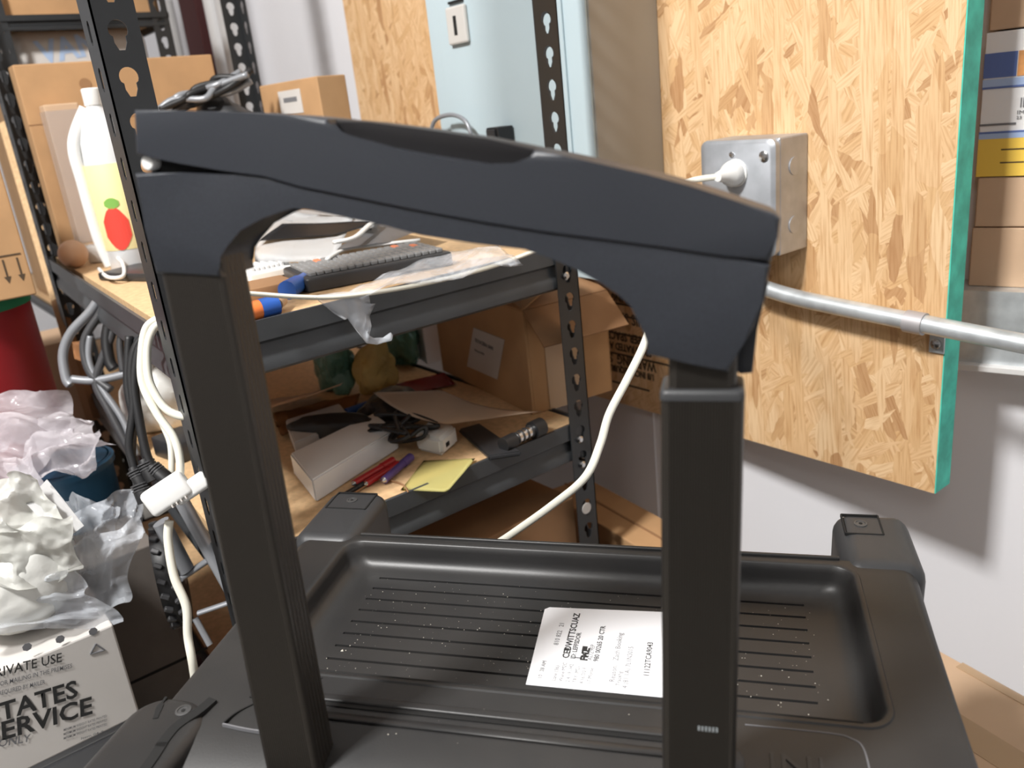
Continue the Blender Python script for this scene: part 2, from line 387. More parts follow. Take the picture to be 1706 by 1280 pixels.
# ================================================================== CONDUIT
cn = empty('steel_conduit', onY((1280, 480), .935), 'shiny round steel conduit crossing the strand board to the right', 'conduit')
oc = cn.location.copy()
cpts = [V((-.67, .925, .831)), V((-.672, .925, .80)), onY((1262, 474), .935), onY((1285, 484), .935), onY((1330, 497), .935), onY((1400, 512), .935), onY((1470, 526), .935), onY((1540, 540), .935), onY((1620, 556), .935), onY((1706, 573), .935), onY((1850, 600), .935)]
bm = bmesh.new(); tube(bm, rel(oc, cpts), .0108, 20, 1, 6); link('pipe', bm, M['galv'], cn, smooth=180)
sp_ = onY((1532, 539), .935)
d_ = (onY((1620, 556), .935) - sp_).normalized()
bm = bmesh.new(); tube(bm, rel(oc, [sp_ - d_ * .016, sp_ + d_ * .006]), .0132, 20, 1, 1, sm=False); st = link('strap', bm, mat('strap_zinc', (.50, .48, .49), .5, metal=.5), cn, smooth=40)
bm = box(-.009, .009, -.003, .0, -.030, .004, bev=.001); o_ = link('strap_tab', bm, M['galv'], cn, T(*(sp_ - oc + V((.009, .0285, -.012)))))
bm = bmesh.new(); lathe(bm, [(.0062, 0), (.0062, -.003), (.003, -.005)], 14, (0, 0, 0), 'y'); link('screw', bm, M['chrome'], cn, T(*(sp_ - oc + V((.009, .0255, -.03)))), smooth=40)
# ================================================================== LEDGE CHANNEL AND PACKAGE STACK TO THE RIGHT
WR = Matrix.Rotation(WB, 4, 'Z')
wv = V((cos(WB), sin(WB), 0)); wn_ = V((-sin(WB), cos(WB), 0))
def wallp(q, off=0):                              # point on the skewed wall, off metres in front of it
    return pl(q, wn_, V((WX, WY, 0)) - wn_ * off)
lc = wallp((1612, 600), .05)
lc.z = lc.z
ch = empty('steel_channel', Matrix.Translation(wallp((1600, 597), .062)) @ WR, 'galvanised steel channel ledge on the wall right of strand board', 'channel')
topz = wallp((1640, 490), .062).z - wallp((1612, 600), .062).z
link('web', box(-.05, .55, 0, .0022, -.004, topz), M['galv'], ch)
link('top_flange', box(-.05, .55, .0, .060, topz - .0, topz + .0022), M['galv'], ch)
link('lit_bottom_lip', box(-.05, .55, -.012, .060, -.012, -.004, bev=.001), mat('lip_lit_white', (.7, .69, .68), .5), ch)  # lip shaped and coloured near white for the lit strip below the channel
# boxes stand on the ledge
pz = ch.location.z + topz + .0024
def boxmat(name, m, mw, w_, d, h, label, cat='box', seam=True, group=None, flaps=True):
    r = empty(name, mw, label, cat, group)
    link('carton_body', box(0, w_, 0, d, 0, h, bev=.0015), m, r)
    return r
c0 = wallp((1655, 470), .045)
pk = Matrix.Translation((c0.x - .03, c0.y, pz)) @ WR
pb = boxmat('carton', M['card_pale'], pk, .5, .034, .074, 'plain tan carton on steel channel, lowest of the stack', group='cartons on the steel channel')
pb2 = boxmat('carton', M['card_pale'], pk @ T(.002, 0, .0755), .5, .034, .060, 'tan carton second from bottom, just below the printed package', group='cartons on the steel channel')
r = empty('printed_package', pk @ T(0, -.002, .137), 'white, blue and yellow printed package wedged between tan cartons', 'package')
r.scale = (1, 1, 0.763)
_off = (wallp((1640, 180), .047) - r.location).dot(wv); OX = _off
link('package_body', box(0, .5, 0, .034, 0, .215, bev=.001), M['paper'], r)
link('yellow_band', box(0, .5, -.0008, 0, 0, .058), M['pkgyellow'], r)
link('blue_band', box(0, .5, -.001, 0, .058, .068), M['pkgsky'], r)
link('blue_line', box(0, .5, -.0012, 0, .066, .069), M['pkgblue'], r)
link('blue_band', box(0, .5, -.001, 0, .135, .147), M['pkgsky'], r)
link('blue_line', box(0, .5, -.0012, 0, .133, .136), M['pkgblue'], r)
link('orange_picture', box(OX + .030, .5, -.001, 0, .149, .185), M['pkgorange'], r)
link('shaded_picture', box(0, OX + .029, -.001, 0, .149, .185), M['pkgblue'], r)  # dark blue patch paints in the strand board's shadow on the package
link('grey_line', box(0, OX + .033, -.0012, 0, .078, .081), M['inkgrey'], r)
for i in range(16):
    link('barcode_bar', box(OX + .036 + i * .0026, OX + .0371 + i * .0026 + (i % 3) * .0004, -.0012, 0, .103, .117), M['inkgrey'], r)
text('printed_text', 'IMPORTANT FEEDING', .008, M['inkgrey'], r, frame((OX + .033, -.0012, .093), (1, 0, 0), (0, 0, 1)))
text('printed_text', '25 lb', .006, M['inkgrey'], r, frame((OX + .033, -.0012, .086), (1, 0, 0), (0, 0, 1)))
bm = bmesh.new(); prism(bm, [(.072, .012), (.078, .03), (.080, .046), (.083, .053), (.086, .047), (.092, .048), (.096, .054), (.098, .046), (.1, .03), (.108, .012)], -.0016, -.0002); link('pet_picture', bm, M['paper'], r, T(OX - .015, 0, 0))['label'] = 'white long haired pet picture'
link('blue_caption', box(OX + .05, OX + .10, -.002, -.0003, .006, .0135, bev=.0004), M['pkgsky'], r)
link('small_text_line', box(OX + .02, OX + .045, -.0012, 0, .04, .042), M['inkbrown'], r); link('small_text_line', box(OX + .02, OX + .045, -.0012, 0, .02, .022), M['inkbrown'], r)
boxmat('carton', M['card_pale'], pk @ T(.002, 0, .303), .5, .034, .058, 'tan carton directly on top of the printed package', group='cartons on the steel channel')
boxmat('carton', M['card_pale'], pk @ T(.000, 0, .3625), .5, .034, .15, 'tan carton at the very top of the stack by the teal edge', group='cartons on the steel channel')
# ================================================================== SHELVING RACKS
def plate_bm(bm, ncell, pitch, wdt, org, ux, uz, un, t=.0016, slot=False, ph=0.0):
    """strip of punched steel: org + ux*across + uz*up"""
    org, ux, uz, un = V(org), V(ux), V(uz), V(un)
    NP = 20
    hole = []; outer = []
    cz = .60
    for k in range(NP):
        a = 2 * pi * (k + .5) / NP; dx, dz = cos(a), sin(a)
        if slot: # narrow upright slot
            hx, hz = .0035, .010
            s = min(hx / max(abs(dx), 1e-6), hz / max(abs(dz), 1e-6)); rr = min(s, .0105)
        else:    # keyhole : wide above, narrow below
            R = .0082
            if dz > -.55: rr = R
            else:
                s = .0052 / max(abs(dx), 1e-6); rr = min(max(s, R * .9), .0165)
        hole.append((.5 * wdt + dx * rr, pitch * cz + dz * rr))
        sx_ = (.5 * wdt) / max(abs(dx), 1e-6)
        sz_ = (pitch * (1 - cz) if dz > 0 else pitch * cz) / max(abs(dz), 1e-6)
        s = min(sx_, sz_); outer.append((.5 * wdt + dx * s, pitch * cz + dz * s))
    # force the four corners
    cs = [(0, 0), (wdt, 0), (wdt, pitch), (0, pitch)]
    for c in cs:
        k = min(range(NP), key=lambda i: hypot(outer[i][0] - c[0], outer[i][1] - c[1])); outer[k] = c
    P = lambda x, z, n: org + ux * x + uz * z + un * n
    for i in range(ncell):
        z0 = i * pitch + ph
        rings = [[bm.verts.new(P(x, z + z0, n)) for x, z in L_] for L_, n in ((outer, 0), (hole, 0), (hole, t), (outer, t))]
        for a, b in zip(rings, rings[1:] + rings[:1]):
            for k in range(NP): bm.faces.new((a[k], a[(k + 1) % NP], b[(k + 1) % NP], b[k]))
def post_mesh(sx, sy, pitch=.0381, h=1.83, ph=0.0):
    """angle post; corner at the origin, flanges run towards sx*x and sy*y"""
    bm = bmesh.new(); n = int(h / pitch)
    plate_bm(bm, n, pitch, .037, (0, 0, 0), (0, sy, 0), (0, 0, 1), (sx, 0, 0), slot=False, ph=ph)
    plate_bm(bm, n, pitch, .037, (0, 0, 0), (sx, 0, 0), (0, 0, 1), (0, sy, 0), slot=(sy > 0), ph=ph)
    return bm
def z_phase(zhole, pitch=.0381): return (zhole - .6 * pitch) % pitch
def beam(bm, p0, p1, inward, ztop, k=1.0):
    """stepped shelf beam from p0 to p1, lip on top, deeper roll below"""
    p0, p1, inn = V(p0), V(p1), V(inward)
    prof = [(0, 0), (0, -.022), (.006, -.026), (.006, -.036), (.002, -.042), (.002, -.054), (.008, -.058), (.014, -.056), (.014, -.026), (.030, -.020), (.030, -.016), (.004, -.016), (.004, 0)]
    A_ = [bm.verts.new((p0.x + inn.x * a, p0.y + inn.y * a, ztop + b * k)) for a, b in prof]
    B_ = [bm.verts.new((p1.x + inn.x * a, p1.y + inn.y * a, ztop + b * k)) for a, b in prof]
    n = len(prof)
    for i in range(n): bm.faces.new((A_[i], A_[(i + 1) % n], B_[(i + 1) % n], B_[i]))
    bm.faces.new(A_); bm.faces.new(B_[::-1])
    return bm
RX0, RX1, RY0, RY1 = -1.765, -.81, .205, .73
rk = empty('shelving_rack', (RX1, RY0, 0), 'black boltless steel shelving rack holding keyboard clutter beside the wall', 'shelving rack')
O = V((RX1, RY0, 0))
zp = .759; ph2 = z_phase(zp); ph1 = z_phase(1.144)
link('post', post_mesh(-1, 1, ph=ph1), M['rackpaint'], rk, smooth=30)
link('post', post_mesh(-1, -1, ph=ph2), M['rackpaint'], rk, T(0, RY1 - RY0, 0), smooth=30)
link('post', post_mesh(1, 1, ph=z_phase(1.15)), M['rackpaint'], rk, T(RX0 - RX1, .055, 0), smooth=30)
link('post', post_mesh(1, -1, ph=.01), M['rackpaint'], rk, T(RX0 - RX1, RY1 - RY0, 0), smooth=30)
DX = RX0 - RX1; DY = RY1 - RY0
for zt in (.868, .620, .30):
    e = .003
    for p0, p1, inn in (((-e, .004, 0), (-e, DY - .004, 0), (-1, 0, 0)), ((DX + e, .06, 0), (DX + e, DY - .004, 0), (1, 0, 0)), ((-.004, e, 0), (DX + .004, e + .055, 0), (0, 1, 0)), ((-.004, DY - e, 0), (DX + .004, DY - e, 0), (0, -1, 0))):
        b_ = bmesh.new(); beam(b_, p0, p1, inn, zt); link('shelf_beam', b_, M['rackgrey'], rk, smooth=35)
    b_ = bmesh.new(); pp = [(DX + .012, .072), (-.012, .016), (-.012, DY - .012), (DX + .012, DY - .012)]
    loops(b_, [[(x, y, z) for x, y in pp] for z in (zt - .0155, zt - .002)]); link('shelf_board', b_, M['particle'], rk)
# rivets showing in the back right post
for q in ((945, 460), (968, 733), (972, 775)):
    p = onX(q, -.806) - O
    bm = bmesh.new(); lathe(bm, [(.0052, -.006), (.0052, -.001), (.003, .001)], 14, (0, 0, 0), 'x'); link('rivet', bm, M['chrome'], rk, T(*p), smooth=40)
p = onX((977, 847), -.8095) - O
bm = bmesh.new(); lathe(bm, [(.0085, 0), (.0085, .0008)], 20, (0, 0, 0), 'x'); link('sticker', bm, M['boxwhite'], rk, T(*p))
# second rack further left
r2 = empty('shelving_rack', (-2.05, .32, 0), 'black boltless steel shelving rack at far left carrying a carton on top shelf', 'shelving rack')
link('post', post_mesh(-1, 1, ph=.012), M['rackpaint'], r2, smooth=30)
link('post', post_mesh(-1, -1, ph=.02), M['rackpaint'], r2, T(0, .36, 0), smooth=30)
link('post', post_mesh(1, 1, ph=.02), M['rackpaint'], r2, T(-.95, 0, 0), smooth=30)
link('post', post_mesh(1, -1, ph=.02), M['rackpaint'], r2, T(-.95, .36, 0), smooth=30)
for zt in (1.322, .70, .45):
    for p0, p1, inn in (((.003, .004, 0), (.003, .356, 0), (-1, 0, 0)), ((-.953, .004, 0), (-.953, .356, 0), (1, 0, 0)), ((-.004, -.003, 0), (-.946, -.003, 0), (0, 1, 0)), ((-.004, .363, 0), (-.946, .363, 0), (0, -1, 0))):
        b_ = bmesh.new(); beam(b_, p0, p1, inn, zt, .52); link('shelf_beam', b_, M['rackpaint'], r2, smooth=35)
    link('shelf_board', box(-.94, -.01, .01, .35, zt - .0155, zt - .002), M['particle'], r2)
exec_marker = 1
# ================================================================== ROLLING CASE
YAW, RO, PI_ = radians(37.758), -.02302, .02663
_D = V((-sin(YAW), cos(YAW), 0)); _A = V((cos(YAW), sin(YAW), 0)); _N = V((0, 0, 1))
CA = _A * cos(RO) + _N * sin(RO); _N2 = _N * cos(RO) - _A * sin(RO)
CDr = _D * cos(PI_) + _N2 * sin(PI_); CN = _N2 * cos(PI_) - _D * sin(PI_)
CO = _D * .5 - _A * .13; CO.z = .62
CM = frame(CO, CA, CDr, CN)
def cl(p): q = V(p) - CO; return V((q.dot(CA), q.dot(CDr), q.dot(CN)))
def onN(q, n): return cl(pl(q, CN, CO + CN * n))
SC = .90
CMS = Matrix.Translation(CAM) @ Matrix.Scale(SC, 4) @ Matrix.Translation(-CAM) @ CM
case = empty('rolling_case', CMS, 'large black hard plastic rolling case with sunken ribbed tray on top', 'case')
# shell: loops from the bottom up, over the rounded shoulder, along the top, into the tray
X0, X1, Y0, Y1 = -.320, .288, -.145, .220
tx0, tx1, ty0, ty1 = -.263, .232, .007, .202
bm = bmesh.new(); L_ = []
def lp(i, n, r=.030, iy0=None):
    return [(x, y, n) for x, y in rr_loop(X0 + i, X1 - i, Y0 + i, Y1 - i, max(r - i * .6, .006), 8)]
L_.append(lp(.02, -.70)); L_.append(lp(.0, -.68))
L_.append(lp(0, -.08))
# soft shoulder, larger at the front than at the back
def shoulder(k):
    a = radians(90 * k); s = 1 - cos(a); u = sin(a)
    fx, fy0, fy1 = .012, .125, .008
    pts = rr_loop(X0 + fx * s, X1 - fx * s, Y0 + fy0 * s, Y1 - fy1 * s, .028 - .008 * k, 8)
    out = []
    for x, y in pts:
        t = max(0, min(1, (y - Y0) / (Y1 - Y0))); dr = .066 * (1 - t) ** 2 + .010
        out.append((x, y, -dr + dr * u))
    return out
for k in (0, .15, .3, .45, .6, .75, .88, 1.0): L_.append(shoulder(k))
def tl(i, n, r): return [(x, y, n) for x, y in rr_loop(tx0 + i, tx1 - i, ty0 + i, ty1 - i, r, 8)]
L_.append(tl(-.006, 0.0, .022)); L_.append(tl(-.005, .0012, .021)); L_.append(tl(-.0015, .0012, .018)); L_.append(tl(0, 0, .017))
def tw(fx, fy0, fy1, n, r): return [(x, y, n) for x, y in rr_loop(tx0 + fx, tx1 - fx, ty0 + fy0, ty1 - fy1, r, 8)]
for f_, n_, r_ in ((.08, -.006, .017), (.14, -.012, .017), (.20, -.0165, .017), (.32, -.0200, .017), (.50, -.0228, .015), (.75, -.0245, .013), (1.0, -.0250, .010)):
    L_.append(tw(.026 * f_, .018 * f_, .020 * f_, n_, r_))
L_.append([(x, y, -.0252) for x, y in rr_loop(-.232, .200, .028, .180, .004, 8)])
loops(bm, L_, True, False)
link('shell', bm, M['case_plastic'], case, smooth=38)
# tray floor with eight real grooves
bm = bmesh.new()
gys = [.176 - i * .0178 for i in range(8)]
ys = [.020, .028]; 
for g in sorted(gys): ys += [g - .0014, g - .0010, g + .0010, g + .0014]
ys += [.1795, .1815]
xs = [-.235, -.222, -.2215, .190, .1905, .203]
def gz(x, y):
    inx = -.2218 < x < .1903
    for g in gys:
        if abs(y - g) < .00115 and inx: return -.0275
    return -.0252
G = [[bm.verts.new((x, y, gz(x, y))) for x in xs] for y in ys]
for j in range(len(ys) - 1):
    for i in range(len(xs) - 1): bm.faces.new((G[j][i], G[j][i + 1], G[j + 1][i + 1], G[j + 1][i]))
link('tray_floor', bm, M['case_plastic'], case)
for g in gys:
    link('groove', box(-.2215, .190, g - .0009, g + .0009, -.0275, -.0271), M['dark_gap'], case)
# dark seam along the front rim of the tray and raised bands in front of it
link('tray_seam', box(-.245, .215, .0052, .0070, .0, .0014, bev=.0004), M['dark_gap'], case)
link('front_band', box(-.246, .128, -.0265, -.0185, -.002, .0022, bev=.0018, seg=3), M['case_plastic'], case, smooth=60)
link('front_slot', box(-.246, .128, -.0305, -.0268, -.002, .0006), M['dark_gap'], case)
bm = bmesh.new(); tube(bm, [(-.19, -.040, .0), (.0, -.040, 0), (.128, -.040, 0)], .004, 8, .3, 3, sm=False); link('front_ridge', bm, M['case_plastic'], case, smooth=180)
def strip(name, pts, wd, z, m, par=case, th=.0006):
    bm = bmesh.new(); P = smoothpts([(p[0], p[1], z) for p in pts], 6); A_ = []
    for i, p in enumerate(P):
        t = (P[min(i + 1, len(P) - 1)] - P[max(0, i - 1)]).normalized(); s = V((-t.y, t.x, 0)) * (wd[min(len(wd) - 1, i * len(wd) // len(P))] if isinstance(wd, (list, tuple)) else wd) / 2
        A_.append([bm.verts.new(p + s), bm.verts.new(p - s), bm.verts.new(p - s - V((0, 0, .003))), bm.verts.new(p + s - V((0, 0, .003)))])
    for a, b in zip(A_, A_[1:]):
        for k in range(4): bm.faces.new((a[k], a[(k + 1) % 4], b[(k + 1) % 4], b[k]))
    bm.faces.new(A_[0]); bm.faces.new(A_[-1][::-1])
    return link(name, bm, m, par)
# rectangular handle recess outline at the front left and right
strip('panel_seam', [(-.196, -.001), (-.222, -.020), (-.246, -.045), (-.252, -.060)], .0012, .0004, M['dark_gap'])
strip('panel_seam', [(-.252, -.060), (-.225, -.0625), (-.18, -.063)], .0012, .0004, M['inkgrey'])
strip('panel_seam', [(.135, -.006), (.19, -.006), (.205, -.009), (.212, -.018), (.213, -.05)], .0010, .0003, M['inkgrey'])
text('embossed_logo', '|N|', .03, M['grey_plastic'], case, T(.148, -.050, .0002), ext=.0004)
bm = bmesh.new(); lathe(bm, [(.016, -.004), (.016, .004), (.012, .007), (.004, .008)], 24, (.118, -.045, 0)); link('handle_boss', bm, M['grey_plastic'], case, smooth=50)
bm = bmesh.new(); lathe(bm, [(.007, 0), (.007, .0008)], 20, (-.206, -.036, 0)); link('round_mark', bm, M['grey_plastic'], case)
# front left corner: shoulder bumper with two slots and a screw
def bumper(name, lps, m=M['grey_plastic']):
    bm = bmesh.new(); loops(bm, lps); return link(name, bm, m, case, smooth=45)
def blk(x0, x1, y0, y1, r, z0, z1, f=.012, n=6):
    out = [[(x, y, z0) for x, y in rr_loop(x0, x1, y0, y1, r, n)]]
    for k in (0, .2, .4, .6, .8, 1):
        a = radians(90 * k); s = (1 - cos(a)) * f
        out.append([(x, y, z1 - f + f * sin(a)) for x, y in rr_loop(x0 + s, x1 - s, y0 + s, y1 - s, max(r - s, .002), n)])
    return out
b1 = bumper('corner_bumper', blk(-.338, -.268, -.160, -.036, .030, -.10, .0012, .011, 8), M['case_plastic'])
strip('slot', [(-.315, -.041), (-.313, -.052), (-.3085, -.064)], [.002, .005, .004], .0018, M['dark_gap'])
strip('slot', [(-.274, -.038), (-.278, -.052), (-.286, -.070), (-.286, -.090)], .0085, .0022, M['dark_gap'])
sl = strip('slot', [(-.286, -.086), (-.284, -.100), (-.283, -.116), (-.283, -.135)], .0085, .0022, M['dark_gap'])
def cap_screw(x, y, z):
    bm = bmesh.new(); lathe(bm, [(.0062, z - .001), (.0062, z + .0006), (.0045, z + .0010), (.0042, z + .0002), (.0018, z + .0002)], 20, (x, y, 0)); s = link('screw', bm, mat('screw_grey', (.10, .10, .10), .4, metal=.5), case, smooth=40)
    bm = bmesh.new(); lathe(bm, [(.0018, z + .0002), (.0018, z + .0006)], 6, (x, y, 0)); link('socket', bm, M['dark_gap'], s)
    return s
cap_screw(-.291, -.053, .0013)
# rear corner housings (carry wheels underneath)
lb = bumper('rear_corner_housing', blk(-.330, -.258, .196, .306, .016, -.11, .004, .014))
rb = bumper('rear_corner_housing', blk(.226, .297, .196, .302, .016, -.11, .004, .018))
for (x0, x1, y0, y1, b_) in ((-.318, -.270, .262, .298, lb), (.234, .268, .256, .292, rb)):
    for q in (((x0, y0), (x0, y1), (x1, y1)), ((x1, y1), (x1, y0), (x0, y0))):
        strip('cap_seam', [(q[0][0], q[0][1]), ((q[0][0] + q[1][0]) / 2, (q[0][1] + q[1][1]) / 2), q[1]], .0016, .0046, M['dark_gap'])
        strip('cap_seam', [q[1], ((q[1][0] + q[2][0]) / 2, (q[1][1] + q[2][1]) / 2), q[2]], .0016, .0046, M['dark_gap'])
cap_screw(-.294, .281, .0042); cap_screw(.250, .275, .0042)
# raised rear rim between the housings
link('rear_rim', box(-.256, .224, .2145, .2185, -.004, .0022, bev=.0012), M['case_plastic'], case, smooth=50)
# wheels of the case
for x in (-.294, .262):
    bm = bmesh.new(); lathe(bm, [(.03, -.018), (.05, -.016), (.054, -.01), (.054, .01), (.05, .016), (.03, .018)], 28, (x, .235, -.669), 'x'); link('wheel', bm, M['blackrubber'], case, smooth=40)
for x in (-.27, .24):
    link('foot', box(x - .02, x + .02, -.12, -.08, -.722, -.69, bev=.004), M['blackrubber'], case)
# crumbs and dust lying in the tray: one uncountable scatter
bm = bmesh.new(); rnd = random.Random(3)
for i in range(330):
    x = rnd.uniform(-.225, .20); y = rnd.uniform(.03, .175) if rnd.random() < .75 else rnd.uniform(-.06, .2)
    s = rnd.choice((.00025, .0003, .0004, .0006)); z = -.0251 if (.03 < y < .18) else .0003
    if not (.03 < y < .18) and .003 < y < .21: continue
    if i in (5, 60): s = .0016
    m4 = Matrix.Rotation(rnd.random() * 6, 4, 'Z')
    vv = [bm.verts.new(V((x, y, z)) + m4 @ V(p) * s) for p in ((-1, -.7, 0), (1.2, -.5, 0), (.3, 1, 0), (.1, .1, .9))]
    for f in ((0, 2, 1), (0, 1, 3), (1, 2, 3), (2, 0, 3)): bm.faces.new([vv[k] for k in f])
o_ = link('crumbs', bm, M['dust'], case); o_['kind'] = 'stuff'
# ------------------------------------------------------------------ shipping label lying in the tray
lab = empty('shipping_label', CMS @ T(-.038, .041, -.0248), 'white printed address label stuck on the ribbed tray floor', 'label')
bm = bmesh.new(); a_ = [(0, 0), (.128, 0), (.128, .108), (.0, .106), (-.0035, .102)]
a_ = [(.0005, 0), (.130, 0), (.130, .111), (.0, .105), (-.004, .1015)]
t0 = [bm.verts.new((x, y, 0)) for x, y in a_]; t1 = [bm.verts.new((x, y, .0005)) for x, y in a_]
bm.faces.new(t0[::-1]); bm.faces.new(t1)
for i in range(5): bm.faces.new((t0[i], t0[(i + 1) % 5], t1[(i + 1) % 5], t1[i]))
link('label_paper', bm, M['label'], lab)
def ltext(s, x, y, size, bold=0, sx_=1.0):
    mw = Matrix.Translation((x, y, .0006)) @ Matrix.Rotation(pi / 2, 4, 'Z')
    text('printed_text', s, size, M['inkgrey'] if not bold else M['ink'], lab, mw, ext=.00005, font_scale_x=sx_, bold=bold)
ltext('810 822   21', .018, .052, .0062)
ltext('10 : 28 AM', .012, .008, .0050)
ltext('CEDWITTSCUAZ', .030, .036, .0082, .0002, 1.0)
ltext('ID: LEFFSDOR', .0355, .036, .0058, .0001)
for i, s in enumerate(('Lane (36)', 'Wane M2C', '2.4 19 1H2', 'TRY (M2)', 'K16 D2 F', '17 Monse')):
    ltext(s, .024 + i * .0058, .007, .0050)
ltext('1', .040, .036, .0070, .0002); ltext('FMZ', .046, .035, .0085, .0005)
link('ink_block', box(.0395, .0440, .047, .0535, .0005, .00062), M['ink'], lab); link('ink_block', box(.024, .0285, .046, .049, .0005, .00062), M['ink'], lab)
ltext('ADZ9EP', .050, .036, .0058); ltext('980 00265 20 CTR', .0555, .035, .0062, .0001)
ltext('Reason:   Zach Booking', .072, .012, .0066); ltext('Trackhg', .077, .008, .0054)
ltext('4 (81/1A) 7L1N2015', .083, .006, .0062); ltext('11122TCA9043', .099, .022, .0068, .0001)
for i in range(22):
    yb = .014 + i * .0028
    link('barcode_bar', box(.117, .1295, yb, yb + (.0014 if i % 3 else .0008), .0005, .0006), M['ink'], lab)
# ================================================================== TELESCOPIC HANDLE (part of the case)
LEAN = .075
HZ = V((0, LEAN, 1)).normalized(); HY = V((0, 1, -LEAN)).normalized()
HP = V((0, -.092, 0))
HM = frame(HP, (1, 0, 0), HY, HZ)      # inside the case frame
HNw = (CM.to_3x3() @ HY); HPw = CM @ HP
def hp(q, off=0.0):
    w_ = pl(q, HNw, HPw + HNw * off); l = HM.inverted() @ cl(w_)
    return (l.x, l.z)
M['btn'] = mat('button_plastic', (.012, .011, .012), .45, bump=.1)
hb = bpy.data.objects.new('pull_handle', None); COL.objects.link(hb); hb.parent = case; hb.matrix_local = HM; hb.empty_display_size = .05
TH = .040
low = [(222, 289), (300, 288), (380, 291), (440, 293), (500, 313), (600, 333), (700, 353), (800, 371), (900, 387), (1000, 400), (1100, 413), (1200, 428), (1284, 441),
       (1270, 505), (1255, 548), (1240, 572), (1213, 622), (1145, 606), (1077, 592), (1078, 554), (1066, 530), (1050, 510), (1030, 492), (1004, 474), (965, 446), (930, 430), (874, 416), (783, 405), (700, 392), (640, 376), (560, 359), (515, 350), (488, 347), (462, 349), (432, 360), (400, 384), (374, 407), (362, 425), (360, 445), (368, 463), (258, 456), (240, 380)]
bm = bmesh.new(); prism(bm, [hp(q) for q in low], .0005, TH - .001, .0018, 3); link('lower_grip_shell', bm, M['black_plastic'], hb, smooth=35)
top_ = [(222, 183), (300, 184), (400, 187), (480, 192), (545, 198), (552, 212), (566, 228), (586, 236), (700, 257), (800, 273), (855, 282), (870, 278), (882, 262), (890, 249), (940, 260), (1000, 273), (1080, 291), (1150, 310), (1230, 336), (1290, 356), (1301, 364),
        (1296, 395), (1284, 438), (1200, 425), (1100, 410), (1000, 397), (900, 384), (800, 368), (700, 350), (600, 330), (500, 310), (440, 293), (370, 284), (305, 273), (250, 262), (226, 258)]
bm = bmesh.new(); prism(bm, [hp(q) for q in top_], -.0008, TH, .0030, 3); link('upper_grip_shell', bm, M['black_plastic'], hb, smooth=35)
btn = [(540, 198), (600, 203), (700, 216), (800, 231), (893, 250), (890, 262), (872, 285), (850, 287), (700, 262), (580, 240), (560, 230), (548, 215)]
bm = bmesh.new(); prism(bm, [hp(q) for q in btn], .0105, TH - .003, .0014, 2); link('release_button', bm, M['btn'], hb, smooth=35)
# inner shell behind the gap, screw post, corner tab
gap = [(236, 262), (300, 275), (430, 296), (420, 300), (300, 296), (236, 296)]
bm = bmesh.new(); prism(bm, [hp(q) for q in gap], .009, TH - .012); link('inner_web', bm, M['dark_gap'], hb)
gx_, gz_ = hp((240, 272)); bm = bmesh.new(); lathe(bm, [(.0036, .0025), (.0046, .004), (.0046, .012), (.004, .02)], 20, (gx_, 0, gz_), 'y'); link('screw_post', bm, M['white_plastic'], hb, smooth=40)['label'] = 'white plastic post in the cracked gap'
tab = [(1281, 470), (1262, 548), (1254, 622), (1234, 624), (1214, 612), (1225, 560), (1245, 470)]
bm = bmesh.new(); prism(bm, [hp(q, .016) for q in tab], .016, .033, .001, 2); link('corner_tab', bm, M['black_plastic'], hb, smooth=35)
# scratch on the grip
s0, s1, s2 = hp((868, 358)), hp((920, 347)), hp((1022, 338))
bm = bmesh.new(); tube(bm, [(s0[0], .0003, s0[1]), (s1[0], .0003, s1[1]), (s2[0], .0003, s2[1])], .00028, 5, 1, 3); link('scratch', bm, mat('scratch_grey', (.06, .062, .068), .6), hb)
def ribbed(w_, d_, ribs, r=.004, rh=.0005):
    """cross section of a ribbed tube, x across, y depth"""
    base = rr_loop(-w_ / 2, w_ / 2, 0, d_, r, 4)
    # front edge: from (-w/2+r,0) to (w/2-r,0) filled with ribs
    n = ribs; pts = []
    xs_ = -w_ / 2 + r; xe = w_ / 2 - r
    for i in range(n):
        a = xs_ + (xe - xs_) * (i + .15) / n; b = xs_ + (xe - xs_) * (i + .45) / n; c = xs_ + (xe - xs_) * (i + .6) / n; d = xs_ + (xe - xs_) * (i + .9) / n
        pts += [(a, 0), (b, -rh), (c, -rh), (d, 0)]
    # sides get ribs too
    m_ = 5; side = []
    for i in range(m_):
        a = r + (d_ - 2 * r) * (i + .2) / m_; b = r + (d_ - 2 * r) * (i + .5) / m_; c = r + (d_ - 2 * r) * (i + .8) / m_
        side += [(w_ / 2, a), (w_ / 2 + rh, b), (w_ / 2, c)]
    out = []
    k = 5
    out += base[0:k] + base[k:2 * k]                     # back corners
    out += base[2 * k:3 * k]                             # front left corner
    out += pts
    out += base[3 * k:4 * k]
    out += side
    return out
def leg_tube(name, p0, p1, w_, d_, y0, ribs, m, parent=None, lab_=None, r=.004):
    """p0 bottom (x,z), p1 top (x,z)"""
    bm = bmesh.new(); cs = ribbed(w_, d_, ribs, r)
    loops(bm, [[(p0[0] + x, y0 + y, p0[1]) for x, y in cs], [(p1[0] + x, y0 + y, p1[1]) for x, y in cs]])
    o = link(name, bm, m, parent or hb, smooth=25)
    if lab_: o['label'] = lab_
    return o
def lerp(a, b, t): return (a[0] + (b[0] - a[0]) * t, a[1] + (b[1] - a[1]) * t)
